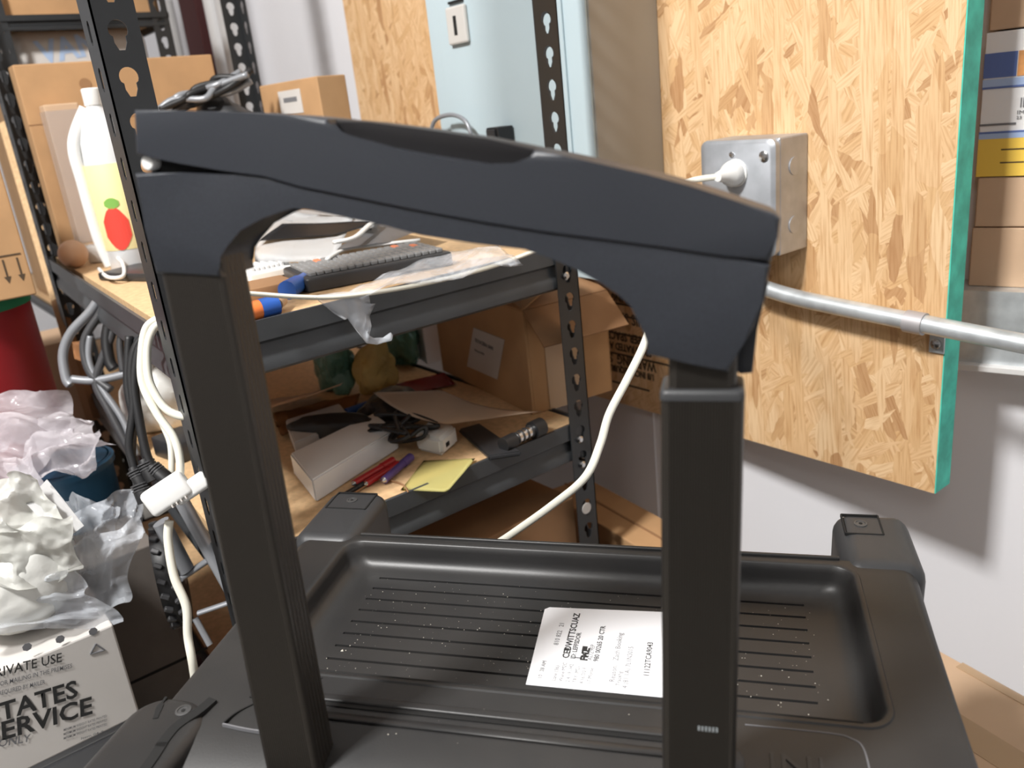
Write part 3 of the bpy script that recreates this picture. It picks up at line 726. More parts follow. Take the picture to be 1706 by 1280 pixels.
# left leg: centre line from pixels of the front face
tL, bL = hp((315, 466)), hp((480, 1280)); k = (0 - .004 - bL[1]) / (bL[1] - tL[1]) if bL[1] != tL[1] else 0
def extend(t_, b_, z): f = (z - t_[1]) / (b_[1] - t_[1]); return (t_[0] + (b_[0] - t_[0]) * f, z)
leg_tube('left_tube', extend(tL, bL, -.12), extend(tL, bL, tL[1] + .035), .0425, .029, .0022, 22, M['tube'], lab_='fully extended ribbed tube')
tR, bR = hp((1169, 655)), hp((1163, 1275))
leg_tube('right_inner_tube', extend(tR, bR, tR[1] - .08), extend(tR, bR, tR[1] + .07), .0355, .023, .005, 16, M['tube'])
leg_tube('right_outer_tube', extend(tR, bR, -.12), extend(tR, bR, tR[1] - .004), .0435, .031, .0, 24, M['tube'])
bm = bmesh.new(); c_ = extend(tR, bR, tR[1])
def ring(i, z): return [(c_[0] + x, y, c_[1] + z) for x, y in rr_loop(-.0222 + i, .0222 - i, -.0006 + i, .0316 - i, .004, 5)]
loops(bm, [ring(0, -.0045), ring(0, -.001), ring(.0008, .0008), ring(.002, .0012), ring(.0035, .0008)]); link('tube_collar', bm, M['grey_plastic'], hb, smooth=50)
sc = hp((1180, 1218)); 
for i in range(6): link('scuff_mark', box(sc[0] - .006 + i * .0021, sc[0] - .005 + i * .0021, -.0007, -.0002, sc[1], sc[1] + .003), M['scuff'] if 'scuff' in M else M.setdefault('scuff', mat('scuff_grey', (.3, .33, .34), .6)), hb)
# ================================================================== MIDDLE SHELF CLUTTER (z = .866)
ZS = .8665
def place(q, z=ZS): return onZ(q, z)
def on_shelf(name, q0, q1, z, dpt, h, label, cat, m, body='body', bev=.0015, flip=1, group=None):
    """box whose near bottom edge runs from pixel q0 to pixel q1 on the plane z"""
    a, b = onZ(q0, z), onZ(q1, z); x = (b - a).normalized(); y = V((-x.y, x.x, 0)) * flip
    r = empty(name, frame(a, x, y, (0, 0, 1) if flip > 0 else None), label, cat, group)
    L = (b - a).length
    if flip < 0:
        r.matrix_world = Matrix(((x.x, -y.x, 0, a.x), (x.y, -y.y, 0, a.y), (0, 0, 1, a.z), (0, 0, 0, 1)))
        link(body, box(0, L, -dpt, 0, 0, h, bev=bev), m, r, smooth=40)
    else: link(body, box(0, L, 0, dpt, 0, h, bev=bev), m, r, smooth=40)
    return r, L
# dark keyboard with grey keys
def keyboard(q0, q1, dpt, label, keys, lift=0, kc='key', cc='greyblack', rows=5, cols=18, h=.016):
    a, b = place(q0, ZS + lift), place(q1, ZS + lift); x = (b - a).normalized(); y = V((-x.y, x.x, 0)); L = (b - a).length
    r = empty('keyboard', frame(a, x, y, (0, 0, 1)), label, 'keyboard')
    bm = bmesh.new(); loops(bm, blk(0, L, 0, dpt, .006, 0, h, .004, 4)); link('keyboard_case', bm, M[cc], r, smooth=40)
    kw = (L - .016) / cols; kd = (dpt - .02) / rows
    pool = {}
    for j in range(rows):
        for i in range(cols):
            mk = M['orangekey'] if (j, i) in keys else M[kc]
            if mk.name not in pool:
                bmk = bmesh.new(); bx(bmk, -.46 * kw, .46 * kw, -.44 * kd, .44 * kd, 0, .006, bev=.0015, seg=1); ok = link('keycap', bmk, mk, r); pool[mk.name] = ok.data
            else: ok = bpy.data.objects.new('keycap', pool[mk.name]); COL.objects.link(ok); ok.parent = r
            ok.matrix_local = T(.008 + (i + .5) * kw, .009 + (j + .5) * kd, h - .001)
    return r
M['orangekey'] = mat('orange_key', (.75, .22, .10), .5)
M['whitekey'] = mat('white_key', (.7, .7, .7), .5)
keyboard((512, 488), (757, 440), .115, 'black keyboard with small grey keys lying under white cord', {(4, 3), (4, 14), (3, 16)}, lift=.001)
keyboard((415, 470), (500, 452), .07, 'white thin keyboard peeking out beside the left handle tube', {}, lift=.004, kc='whitekey', cc='white_plastic', rows=3, cols=8, h=.010)
# papers, folders
sheet('paper_sheet', M['paper'], [place((425, 438), .885), place((560, 432), .888), place((590, 360), .905), place((420, 352), .905)], 'bright white paper sheet heaped behind the keyboards', 'paper', amp=.006, fs=14)
sheet('paper_sheet', M['paper'], [place((455, 365), .900), place((620, 385), .900), place((640, 340), .905), place((470, 335), .905)], 'white sheet tucked right under the grip at the back of shelf', 'paper', amp=.005, fs=12, seed=3)
sheet('black_folder', M['greyblack'], [place((430, 402), .895), place((560, 392), .898), place((640, 368), .905), place((470, 372), .905)], 'black folder lying between white paper sheets', 'folder', amp=.003, fs=10, seed=5)
sheet('grey_folder', M['wire'], [place((560, 416), .893), place((650, 402), .893), place((720, 375), .896), place((640, 362), .896)], 'grey plastic sleeve behind the black keyboard', 'folder', amp=.003, fs=10, seed=8)
bm = bmesh.new(); base_ = place((560, 420), .905); tube(bm, rel(base_, [place((556, 404), .906), place((590, 396), .906), place((612, 378), .908), place((625, 366), .91)]), .0045, 10, .6, 6)
o_ = link('white_stylus', bm, M['white_plastic'], None, smooth=180); o_.location = base_; tag(o_, 'slim white stylus bent over the black folder', 'stylus')
bm = bmesh.new(); base_ = place((660, 430), .889); tube(bm, rel(base_, [place((545, 432), .890), place((575, 416), .890), place((630, 408), .890), place((700, 400), .889)]), .003, 8, .8, 6)
o_ = link('white_wire', bm, M['white_plastic'], None, smooth=180); o_.location = base_; tag(o_, 'thin white cable lying along back edge of black keyboard', 'cable')
# marker: orange cap, blue body
p0, p1, p2, p3 = place((392, 526), .876), place((433, 515), .876), place((462, 508), .876), place((470, 500), .876)
mk_ = empty('marker_pen', p0, 'orange and blue marker lying at the front of middle shelf', 'marker')
for nm, a, b, r_, m_ in (('cap', p0, p1, .010, M['orange']), ('barrel', p1, p2, .0105, M['blue']), ('tip', p2, p3, .006, M['card_pale'])):
    bm = bmesh.new(); tube(bm, [a - p0, b - p0], r_, 14, 1, 1, sm=False); link(nm, bm, m_, mk_, smooth=40)
p0, p1 = place((478, 484), .877), place((515, 462), .877)
m2_ = empty('marker_pen', p0, 'short blue capped marker stub beside the black keyboard corner', 'marker')
bm = bmesh.new(); tube(bm, [V((0, 0, 0)), (p1 - p0) * .5], [.011, .010], 14, 1, 1, sm=False); link('cap', bm, M['blue'], m2_, smooth=40)
bm = bmesh.new(); tube(bm, [(p1 - p0) * .5, p1 - p0], .0085, 14, 1, 1, sm=False); link('barrel', bm, M['pkgblue'], m2_, smooth=40)
on_shelf('brown_notebook', (412, 508), (498, 490), ZS, .06, .016, 'brown notebook lying under the white thin keyboard', 'notebook', M['card_dark'])
# bubble-wrap sleeve behind the cord
sheet('plastic_sleeve', M['film'], [place((560, 496), .875), place((872, 438), .875), place((830, 405), .885), place((700, 425), .880)], 'grey blue clear plastic sleeve beside the black keyboard', 'plastic sleeve', amp=.009, fs=28, nx=26, ny=12)
# torn plastic hanging over the beam
px = -.800
hang = [onX((518, 492), px), onX((616, 488), px), onX((622, 545), px + .008), onX((574, 532), px)]
hbm = bmesh.new()
out_ = [(518, 492), (570, 486), (616, 486), (614, 512), (608, 528), (606, 545), (612, 558), (622, 563), (636, 562), (646, 553), (650, 557), (646, 566), (628, 574), (610, 572), (596, 560), (585, 540), (576, 530), (570, 532), (545, 514)]
cen = [onX(q, px) for q in out_]; c0_ = sum(cen, V()) / len(cen)
vv = [hbm.verts.new(p - c0_ + V((noise.noise(p * 90) * .008, 0, 0))) for p in cen]
f_ = hbm.faces.new(vv); bmesh.ops.triangulate(hbm, faces=[f_]); bmesh.ops.subdivide_edges(hbm, edges=hbm.edges[:], cuts=3, use_grid_fill=True)
for v in hbm.verts: v.co.x += noise.noise((v.co + c0_) * 60) * .009 + .002
bmesh.ops.solidify(hbm, geom=hbm.faces[:], thickness=.0005)
o_ = link('torn_plastic', hbm, M['film'], None, smooth=180); o_.location = c0_; tag(o_, 'torn clear plastic scrap hanging over the middle shelf beam', 'plastic scrap')
# white cord running along the shelf edge
bs = dep((640, 480), .95)
pts = [onX((300, 690), -.79), onX((260, 640), -.80), dep((238, 590), .80), dep((250, 545), .78), onX((275, 525), -.79)]
cpt = [onX((400, 488), -.797), onX((440, 491), -.798), onX((500, 495), -.797), onX((560, 495), -.796), onX((640, 485), -.796), onX((720, 470), -.796), onX((800, 450), -.80), onX((860, 430), -.80), onX((920, 405), -.80), onX((990, 370), -.80)]
bm = bmesh.new(); tube(bm, rel(bs, cpt), .0042, 10, .6, 8); o_ = link('flat_cable', bm, M['cream'], None, smooth=180); o_.location = bs; tag(o_, 'cream flat cord running along the middle shelf edge', 'cord')
# ------------------------------------------------------------------ bottle, at the left of the middle shelf
bp_ = place((226, 448), ZS)
bt = empty('plastic_bottle', bp_, 'tall white capped bottle with yellow and red strawberry label', 'bottle')
dist = (bp_ - CAM).dot(FW); S_ = dist / FPX
H_ = 285 * S_; R_ = 37 * S_
bm = bmesh.new(); lathe(bm, [(R_ * .9, 0), (R_, .006), (R_, H_ * .60), (R_ * .93, H_ * .72), (R_ * .68, H_ * .83), (R_ * .34, H_ * .9), (R_ * .32, H_ * .93)], 36); link('bottle_body', bm, M['btl'], bt, smooth=50)
bm = bmesh.new(); lathe(bm, [(R_ * .36, H_ * .91), (R_ * .38, H_ * .915), (R_ * .38, H_ * .995), (R_ * .33, H_)], 28); link('bottle_cap', bm, M['white_plastic'], bt, smooth=40)
bm = bmesh.new(); lathe(bm, [(R_ + .0006, H_ * .13), (R_ + .0008, H_ * .132), (R_ + .0008, H_ * .60), (R_ + .0006, H_ * .602)], 36); link('bottle_label', bm, M['lblyellow'], bt, smooth=50)
vw = (CAM - bp_); vw.z = 0; vw.normalize(); va = atan2(vw.y, vw.x)
def wrap_patch(name, a0, a1, z0, z1, m, rr_=None):
    bm = bmesh.new(); A_ = []
    rq = (rr_ or R_) + .0016
    for i in range(9):
        t = i / 8; a = va + a0 + (a1 - a0) * t; w_ = sin(pi * min(max(t, .04), .96)) ** .5
        zc = (z0 + z1) / 2; zh = (z1 - z0) / 2 * w_
        A_.append([bm.verts.new((rq * cos(a), rq * sin(a), zc + zh)), bm.verts.new((rq * cos(a), rq * sin(a), zc - zh)), bm.verts.new(((rq - .003) * cos(a), (rq - .003) * sin(a), zc - zh)), bm.verts.new(((rq - .003) * cos(a), (rq - .003) * sin(a), zc + zh))])
    for a, b in zip(A_, A_[1:]):
        for k in range(4): bm.faces.new((a[k], a[(k + 1) % 4], b[(k + 1) % 4], b[k]))
    bm.faces.new(A_[0]); bm.faces.new(A_[-1][::-1]); return link(name, bm, m, bt)
wrap_patch('berry_print', -.85, .2, H_ * .13, H_ * .37, M['lblred']); wrap_patch('leaf_print', -.6, .0, H_ * .36, H_ * .42, M['lblgreen'])
# bottle's white side handle
lat = V((-vw.y, vw.x, 0)) * -1
bm = bmesh.new(); tube(bm, [lat * R_ * .35 + V((0, 0, H_ * .9)), lat * R_ * 1.15 + V((0, 0, H_ * .72)), lat * R_ * 1.2 + V((0, 0, H_ * .5)), lat * R_ * 1.15 + V((0, 0, H_ * .2)), lat * R_ * .95 + V((0, 0, .01))], .009, 12, 1, 8); link('side_grip', bm, M['white_plastic'], bt, smooth=180)
# white curved plastic piece, glass dome, wood ball
bb = place((128, 446), ZS); R2 = 23 * (bb - CAM).dot(FW) / FPX
bm = bmesh.new(); bmesh.ops.create_uvsphere(bm, u_segments=28, v_segments=18, radius=R2); o_ = link('wooden_ball', bm, M['woodball'], None, smooth=180); o_.location = bb + V((0, 0, R2)); tag(o_, 'pale peach wooden ball at the left corner of middle shelf', 'ball')
db = place((140, 385), ZS); R3 = 22 * (db - CAM).dot(FW) / FPX
bm = bmesh.new(); lathe(bm, [(R3, 0), (R3, R3 * .9), (R3 * .9, R3 * 1.4), (R3 * .6, R3 * 1.75), (R3 * .15, R3 * 1.9)], 26); o_ = link('clear_dome', bm, M['clearplastic'], None, smooth=60); o_.location = db; tag(o_, 'clear smoky plastic dome standing behind the wooden ball', 'dome')
# white things behind the big post
a = place((150, 448), ZS)
on_shelf('white_adapter_box', (148, 440), (226, 432), ZS, .05, .028, 'white flat plastic box in front of the strawberry bottle', 'box', M['white_plastic'], bev=.004)
sheet('paper_sheet', M['paper'], [place((128, 420), .885), place((190, 400), .885), place((200, 372), .895), place((150, 392), .893)], 'small folded white paper beside the wooden ball', 'paper', amp=.004, nx=8, ny=6)
crumple('plastic_bag', M['film_white'], place((210, 372), ZS) + V((0, 0, .035)), (.045, .05, .045), 'small crumpled white bag between bottle and big rack post', 'bag', seed=4, sub=4)
bm = bmesh.new(); b0 = place((190, 395), .9); tube(bm, rel(b0, [place((212, 405), .885), place((190, 385), .89), place((186, 355), .90), place((200, 335), .905), place((218, 330), .905)]), .003, 8, 1, 6); o_ = link('black_cable', bm, M['blackrubber'], None, smooth=180); o_.location = b0; tag(o_, 'thin black cable loop around the small white bag', 'cable')
on_shelf('dark_notebook', (165, 468), (262, 470), ZS, .07, .012, 'dark grey flat gadget under white clutter near big post', 'gadget', M['greyblack'], bev=.003)
bm = bmesh.new(); b0 = place((170, 452), .885); tube(bm, rel(b0, [place((165, 448), .876), place((180, 462), .876), place((205, 460), .876), place((205, 440), .885), place((196, 430), .89)]), .0028, 8, 1, 6); o_ = link('white_wire', bm, M['white_plastic'], None, smooth=180); o_.location = b0; tag(o_, 'white wire hook in front of the white flat box', 'cable')
# round beige thing glimpsed next to the handle corner
# ------------------------------------------------------------------ cartons behind, at the back of the middle shelf
def carton(name, o, xdir, L, W, H, m, label, cat='box', flaps=None, tape=True, group=None, z=(0, 0, 1)):
    x = V(xdir).normalized(); y = V(z).cross(x).normalized()
    r = empty(name, frame(o, x, y, z), label, cat, group)
    bm = bmesh.new(); t = .004
    link('carton_body', box(0, L, 0, W, 0, H, bev=.0015), m, r)
    if tape: link('tape_strip', box(0, L, W * .44, W * .56, H + .0002, H + .0006), M['tape'], r)
    return r
# large brown carton across the back at the left
a, b = dep((-40, 205), 1.62), dep((352, 165), 1.62)
zc_ = onX((250, 96), -1.70).z; y0c = .285; y1c = onX((358, 120), -1.70).y
cb0 = empty('carton', Matrix.Translation((-1.70, y0c, ZS)), 'wide brown carton at left end of middle shelf behind the bottle', 'box')
link('carton_body', box(-.045, 0, 0, y1c - y0c, 0, zc_ - ZS, bev=.002), M['card'], cb0)
link('flap_seam', box(0, .0006, 0, y1c - y0c, (zc_ - ZS) * .70, (zc_ - ZS) * .705), M['card_dark'], cb0)
bm = bmesh.new(); lathe(bm, [(.010, 0), (.010, .001)], 18, (0, onX((142, 140), -1.70).y - y0c, onX((142, 140), -1.70).z - ZS), 'x'); link('hand_hole', bm, M['card_dark'], cb0)
cc = empty('carton', frame(V((-1.50, .66, ZS)), (-1, -.15, 0), (.15, -1, 0)), 'brown carton with white label standing behind grip, right of cables', 'box')
link('carton_body', box(0, .0, 0, 0, 0, 0) if False else box(-.13, .055, -.06, .0, 0, .26, bev=.002), M['card'], cc)
# its label faces the camera (front is the -Y world side)
link('white_label', box(-.075, -.005, .0, .0012, .205, .245), M['boxwhite'], cc)
link('label_line', box(-.062, -.02, .0010, .0016, .225, .233), M['inkgrey'], cc)
# black cable bundle on top of things
bc = V((-1.53, .56, ZS + .16))
hpz = dep((365, 172), 1.46); cb = empty('cable_bundle', V((hpz.x, hpz.y, ZS)), 'heap of dark grey cables and straps piled behind the grip', 'cable bundle')
crumple('strap_heap', M['greyblack'], V((0, 0, (hpz.z - ZS) * .55)), (.075, .06, (hpz.z - ZS) * .52), None, None, cb, seed=9, sub=4, amp=.2)
rn = random.Random(5)
for i in range(7):
    P_ = []
    for k in range(5):
        P_.append(V((0, 0, hpz.z - ZS)) + RT * (-.085 + k * .036 + rn.uniform(-.012, .012)) + UP * (-.035 + k * .017 + rn.uniform(-.012, .012)) - FW * rn.uniform(.03, .06))
    bm = bmesh.new(); tube(bm, P_, .0055, 8, 1, 6); link('cable', bm, M['wire'] if i % 2 else M['blackrubber'], cb, smooth=180)
# beyond, on the second rack
carton('carton', V((-2.10, .33, .70)), (-1, 0, 0), .40, .30, .0, M['card'], 'x') if False else None
c1 = empty('carton', Matrix.Translation((-2.10, .345, .702)) @ Matrix.Rotation(radians(0), 4, 'Z'), 'big open brown carton on lower shelf of far left rack', 'box')
link('carton_body', box(-.50, 0, 0, .30, 0, .46, bev=.002), M['card'], c1)
link('flap', box(-.50, 0, .0, .003, .46, .50), M['card'], c1)
c2 = empty('carton', Matrix.Translation((-2.07, .33, 1.323)), 'brown carton on the top shelf of far left rack', 'box')
link('carton_body', box(-.55, 0, 0, .34, 0, .12, bev=.002), M['card'], c2)
link('tape_strip', box(-.55, .0005, .15, .19, .12, .1206), M['tape'], c2)
# blue/white printed sack
sk = empty('printed_sack', Matrix.Translation((-2.10, .36, 1.165)), 'white sack with pale blue lettering lying on the open carton', 'sack')
bm = bmesh.new(); loops(bm, blk(-.45, 0, 0, .28, .03, 0, .135, .03)); link('sack_body', bm, M['boxwhite'], sk, smooth=50)
for q, s in (('VAN', .062),):
    text('printed_text', q, s, M['lblblue'], sk, frame((.0005, .05, .068), (0, 1, .12), (0, -.12, 1)), bold=.002)
link('blue_stripe', box(-.0, .0008, .04, .24, .018, .026), M['lblblue'], sk)
# dark maroon hanging and white rolls against the wall
bmx = onY((300, 0), .95)
ft = empty('maroon_board', V((onY((304, 40), .93).x, .93, .0)), 'dark maroon upright board leaning at the wall behind racks', 'board')
link('panel', box(-.0, .135, 0, .03, 0, 1.9, bev=.004), M['maroon'], ft); link('cap_end', box(-.0005, .1355, -.0005, .0305, 1.9, 1.905), M['maroon'], ft)
for i, (q, r_, lb_) in enumerate((((362, 60), .020, 'white rolled paper tube at the wall, nearest maroon board'), ((385, 60), .026, 'thicker white rolled paper tube at the wall beside the thin one'), ((290, 60), .018, 'white rolled tube standing between far rack post and maroon board'))):
    p = onY(q, .93); p.z = .0
    rt = empty('paper_roll', p, lb_, 'paper roll', 'paper rolls at the wall')
    bm = bmesh.new(); lathe(bm, [(r_ * .6, 1.43), (r_ * .6, 1.45), (r_, 1.45), (r_, 0), (r_ * .6, 0)], 22); link('roll', bm, M['paper'], rt, smooth=50)
    bm = bmesh.new(); lathe(bm, [(r_ * .55, 1.445), (r_ * .55, 1.45)], 16); link('core', bm, M['card_dark'], rt)
# transparent carton wall piece behind bottle
ya_, yb_ = onX((92, 250), -1.655).y, onX((150, 250), -1.655).y
c3 = empty('carton', Matrix.Translation((-1.655, ya_, ZS)), 'tan carton wrapped in clear film directly behind the bottle', 'box')
zq_ = onX((110, 172), -1.655).z - ZS
link('carton_body', box(-.040, 0, 0, yb_ - ya_, 0, zq_, bev=.002), M['card_pale'], c3); link('film_wrap', box(-.041, .001, -.001, yb_ - ya_ + .001, zq_ * .1, zq_ * .96), M['clearplastic'], c3)
# ------------------------------------------------------------------ small black thing and grey wire loop seen above the grip
p = onY((828, 216), .80); on_ = empty('black_clip', p - V((0, 0, .0)), 'small black clip resting against the breaker panel above grip', 'clip')
link('clip_body', box(-.015, .015, -.01, .02, -.02, .004, bev=.002), M['blackrubber'], on_); link('clip_jaw', box(-.010, .010, -.014, -.01, -.016, .001, bev=.001), M['greyblack'], on_)
bm = bmesh.new(); b0 = onY((755, 205), .80); tube(bm, rel(b0, [onY((715, 250), .80), onY((722, 205), .80), onY((745, 192), .80), onY((768, 196), .80), onY((782, 215), .80), onY((790, 260), .80)]), .0035, 8, 1, 8); o_ = link('grey_wire_loop', bm, M['wire'], None, smooth=180); o_.location = b0; tag(o_, 'grey wire loop rising above the grip in front of panel', 'cable')
# ================================================================== LOWER SHELF CLUTTER (z = .6185)
ZL = .6185
def pL(q, z=ZL): return onZ(q, z)
# large labelled carton
a, b = pL((738, 618)), pL((888, 692)); xd = (b - a).normalized(); yd = V((-xd.y, xd.x, 0)); Lc = (b - a).length
lc_ = empty('carton', frame(a, xd, yd, (0, 0, 1)), 'open brown shipping carton with white label at the back of lower shelf', 'box')
cz = .155; e2 = pL((985, 692)); Wc = .145
t_ = .004
link('carton_front', box(0, Lc, 0, t_, 0, cz, bev=.001), M['card'], lc_)
link('carton_side', box(Lc - t_, Lc, t_, Wc, 0, cz, bev=.001), M['card'], lc_)
link('carton_side', box(0, t_, t_, Wc, 0, cz, bev=.001), M['card'], lc_)
link('carton_back', box(0, Lc, Wc - t_, Wc, 0, cz, bev=.001), M['card'], lc_)
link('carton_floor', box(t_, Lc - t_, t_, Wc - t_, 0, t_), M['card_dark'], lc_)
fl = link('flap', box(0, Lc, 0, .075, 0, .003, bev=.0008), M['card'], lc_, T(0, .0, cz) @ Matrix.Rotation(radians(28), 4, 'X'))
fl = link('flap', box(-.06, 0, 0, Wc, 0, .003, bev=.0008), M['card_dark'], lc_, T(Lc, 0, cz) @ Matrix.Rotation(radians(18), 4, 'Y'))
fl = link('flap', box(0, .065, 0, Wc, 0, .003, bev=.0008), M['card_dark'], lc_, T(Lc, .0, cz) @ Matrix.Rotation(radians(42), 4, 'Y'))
link('tape_strip', box(Lc * .999, Lc + .0012, .03, .09, 0, cz - .02), M['tape'], lc_)
def on_front(q):  # pixel -> (x,z) on the carton front
    w_ = pl(q, yd, a); l = w_ - a; return (l.dot(xd), l.z)
l0 = [on_front(q) for q in ((790, 546), (841, 566), (829, 632), (779, 610))]
bm = bmesh.new(); prism(bm, l0, -.0012, -.0002); link('white_label', bm, M['boxwhite'], lc_)
x_, z_ = on_front((793, 565)); text('label_text', 'KYOCERA SAN', .0085, M['inkgrey'], lc_, frame((x_, -.0016, z_ - .004), (1, 0, -.05), (0.05, 0, 1)), bold=.0002)
x_, z_ = on_front((792, 580)); text('label_text', 'San Jose, 95131', .005, M['inkgrey'], lc_, frame((x_, -.0016, z_ - .004), (1, 0, -.05), (0.05, 0, 1)))
# pale grey box behind on the left
gb = empty('grey_sheet_box', frame(pL((690, 592)), (pL((733, 622)) - pL((690, 592))), (-1, 1, 0), (0, 0, 1)), 'pale grey box standing left of the labelled carton', 'box')
link('box_body', box(0, .075, 0, .05, 0, .14, bev=.002), M['wall'], gb); link('box_edge', box(.030, .036, -.001, 0, 0, .14), M['paper'], gb)
# yellow bag, green bags
crumple('yellow_paper_bag', M['yellowbag'], pL((632, 652)) + V((0, 0, .040)), (.034, .034, .044), 'mustard yellow crumpled paper bag between green bag and carton', 'bag', seed=2, sub=5, amp=.42)
crumple('green_plastic_bag', M['greenbag'], pL((565, 648)) + V((0, 0, .045)), (.045, .030, .052), 'dark green glossy bag with a folded loop left of yellow bag', 'bag', seed=6, sub=5, amp=.5)
crumple('green_plastic_bag', M['greenbag'], pL((668, 606)) + V((0, 0, .045)), (.05, .035, .055), 'dark green bag in shade behind the yellow bag', 'bag', seed=11, sub=5, amp=.45)
sheet('envelope', M['peach'], [pL((440, 668), .625), pL((530, 655), .625), pL((572, 640), .712), pL((430, 690), .712)], 'peach padded envelope leaning at the back left of lower shelf', 'envelope', amp=.004, th=.004)
sheet('brown_paper', M['brownpaper'], [pL((470, 728), .627), pL((590, 690), .627), pL((600, 655), .629), pL((450, 690), .629)], 'orange brown crumpled paper lying left of the blue marker', 'paper', amp=.006, fs=35, nx=20, ny=12)
sheet('red_paper', M['redp'], [pL((665, 660), .622), pL((760, 640), .622), pL((740, 620), .622), pL((660, 640), .622)], 'dark red sheet under the curled manila paper at the back', 'paper', amp=.002)
a_, b_ = pL((545, 700), .632), pL((622, 672), .632)
mk = empty('marker_pen', a_, 'blue marker lying across the orange brown paper', 'marker')
bm = bmesh.new(); tube(bm, [V((0, 0, 0)), (b_ - a_) * .45], .0035, 10, 1, 1, sm=False); link('barrel', bm, M['paper'], mk, smooth=40)
bm = bmesh.new(); tube(bm, [(b_ - a_) * .4, b_ - a_], .0085, 12, .8, 1, sm=False); link('cap', bm, M['blue'], mk, smooth=40)
# white long boxes
def slab(name, m, qs, z, h, label, cat, bev=.002):
    P_ = [pL(q, z) for q in qs]; o = P_[0]; bm = bmesh.new()
    b0_ = [bm.verts.new(p - o) for p in P_]; b1_ = [bm.verts.new(p - o + V((0, 0, h))) for p in P_]
    bm.faces.new(b0_[::-1]); bm.faces.new(b1_)
    for i in range(4): bm.faces.new((b0_[i], b0_[(i + 1) % 4], b1_[(i + 1) % 4], b1_[i]))
    bmesh.ops.bevel(bm, geom=bm.edges[:], offset=bev, segments=2, affect='EDGES')
    r = empty(name, o, label, cat); link('body', bm, m, r, smooth=40); return r
wb1 = slab('white_carton', M['paper'], [(527, 838), (665, 748), (628, 720), (490, 790)], ZL, .030, 'long white box lying nearest the lower shelf front edge', 'box')
wb2 = slab('white_carton', M['boxwhite'], [(495, 762), (590, 722), (570, 694), (480, 722)], ZL, .022, 'flat off-white box behind the long white box', 'box')
crumple('black_pouch', M['blackrubber'], pL((560, 735)) + V((0, 0, .022)), (.075, .022, .020), 'crumpled black cable pouch wedged between the two white boxes', 'pouch', seed=12, sub=4, rotz=radians(40))
crumple('black_cable_heap', M['greyblack'], pL((655, 705)) + V((0, 0, .026)), (.050, .045, .024), 'black tangled cable heap under the curled manila sheet', 'cable heap', seed=13, sub=4, rotz=.5)
rn = random.Random(8)
ct = empty('cable_coil', pL((680, 720), .64), 'black thin cables coiled left of the white power adapter', 'cable')
for i in range(6):
    P_ = [V((rn.uniform(-.05, .05), rn.uniform(-.045, .035), rn.uniform(.0, .025))) for k in range(5)]
    bm = bmesh.new(); tube(bm, P_, .003, 7, 1, 6); link('cable', bm, M['blackrubber'], ct, smooth=180)
# curled manila sheet
sheet('manila_sheet', M['manila'], [pL((620, 658), .676), pL((745, 712), .654), pL((905, 690), .652), pL((735, 655), .654)], 'curled manila cardboard sheet lying across the lower shelf', 'paper', amp=.001, th=.0012, nx=20, ny=14, bow=lambda s, t: .010 * (2 * s - 1) ** 2 - .006)
# white power adapter
ad = slab('power_adapter', M['white_plastic'], [(694, 752), (738, 762), (765, 738), (722, 722)], ZL, .026, 'white power adapter block on lower shelf behind yellow note', 'adapter', bev=.005)
po = pL((738, 762)); pe = pL((765, 738)); ux_ = (pe - po).normalized()
link('socket', box(.012, .021, -.0006, .001, .009, .015), M['dark_gap'], ad, Matrix.Translation(po - ad.location) @ frame((0, 0, 0), ux_, V((-ux_.y, ux_.x, 0)), (0, 0, 1)))
# multitool / black bracket
bk = slab('black_bracket', M['greyblack'], [(815, 768), (870, 760), (800, 712), (765, 722)], ZL, .007, 'black flat bracket with metal clasp near lower shelf right end', 'bracket')
p0, p1 = pL((838, 742), .632), pL((902, 710), .632)
for i, (t0_, t1_, r_, m_) in enumerate(((0, .28, .010, 'blackrubber'), (.22, .8, .0075, 'chrome'), (.75, 1.0, .0125, 'blackrubber'))):
    bm = bmesh.new(); tube(bm, [(p0 - bk.location) + (p1 - p0) * t0_, (p0 - bk.location) + (p1 - p0) * t1_], r_, 14, 1, 1, sm=False); link('clasp' if m_ == 'chrome' else 'knob', bm, M[m_], bk, smooth=40)
for i in range(4):
    c = (p0 - bk.location) + (p1 - p0) * (.32 + i * .12); d = (p1 - p0).normalized(); bm = bmesh.new(); tube(bm, [c, c + d * .002], .0088, 12, 1, 1, sm=False); link('clasp_ridge', bm, M['greyblack'], bk)
sheet('sticky_note', M['sticky'], [pL((667, 817), ZL + .001), pL((745, 820), ZL + .001), pL((792, 764), ZL + .004), pL((706, 768), ZL + .001)], 'yellow sticky note lying on the lower shelf front', 'note', amp=.0008, th=.0004, bow=lambda s, t: -.004 * max(0, s - .7) if False else 0)
# pens
def pen(q0, q1, m, label, r_=.004, z=.625):
    a, b = pL(q0, z), pL(q1, z); e = empty('pen', a, label, 'pen', 'pens on the lower shelf'); d = b - a
    bm = bmesh.new(); tube(bm, [V((0, 0, 0)), d * .72], r_, 10, 1, 1, sm=False); link('barrel', bm, m, e, smooth=40)
    bm = bmesh.new(); tube(bm, [d * .7, d], r_ * 1.2, 10, 1, 1, sm=False); link('cap', bm, m, e, smooth=40)
    bm = bmesh.new(); tube(bm, [V((0, 0, 0)), d * -.06], [r_ * .8, r_ * .2], 8, 1, 1, sm=False); link('nib', bm, M['chrome'], e, smooth=40)
pen((590, 806), (655, 768), M['redp'], 'dark red pen lying along the long white box', .005)
pen((610, 806), (664, 774), M['redp'], 'second red pen, right of the first one', .0045, .6235)
pen((640, 800), (684, 762), M['purple'], 'purple pen lying left of the yellow sticky note', .005)
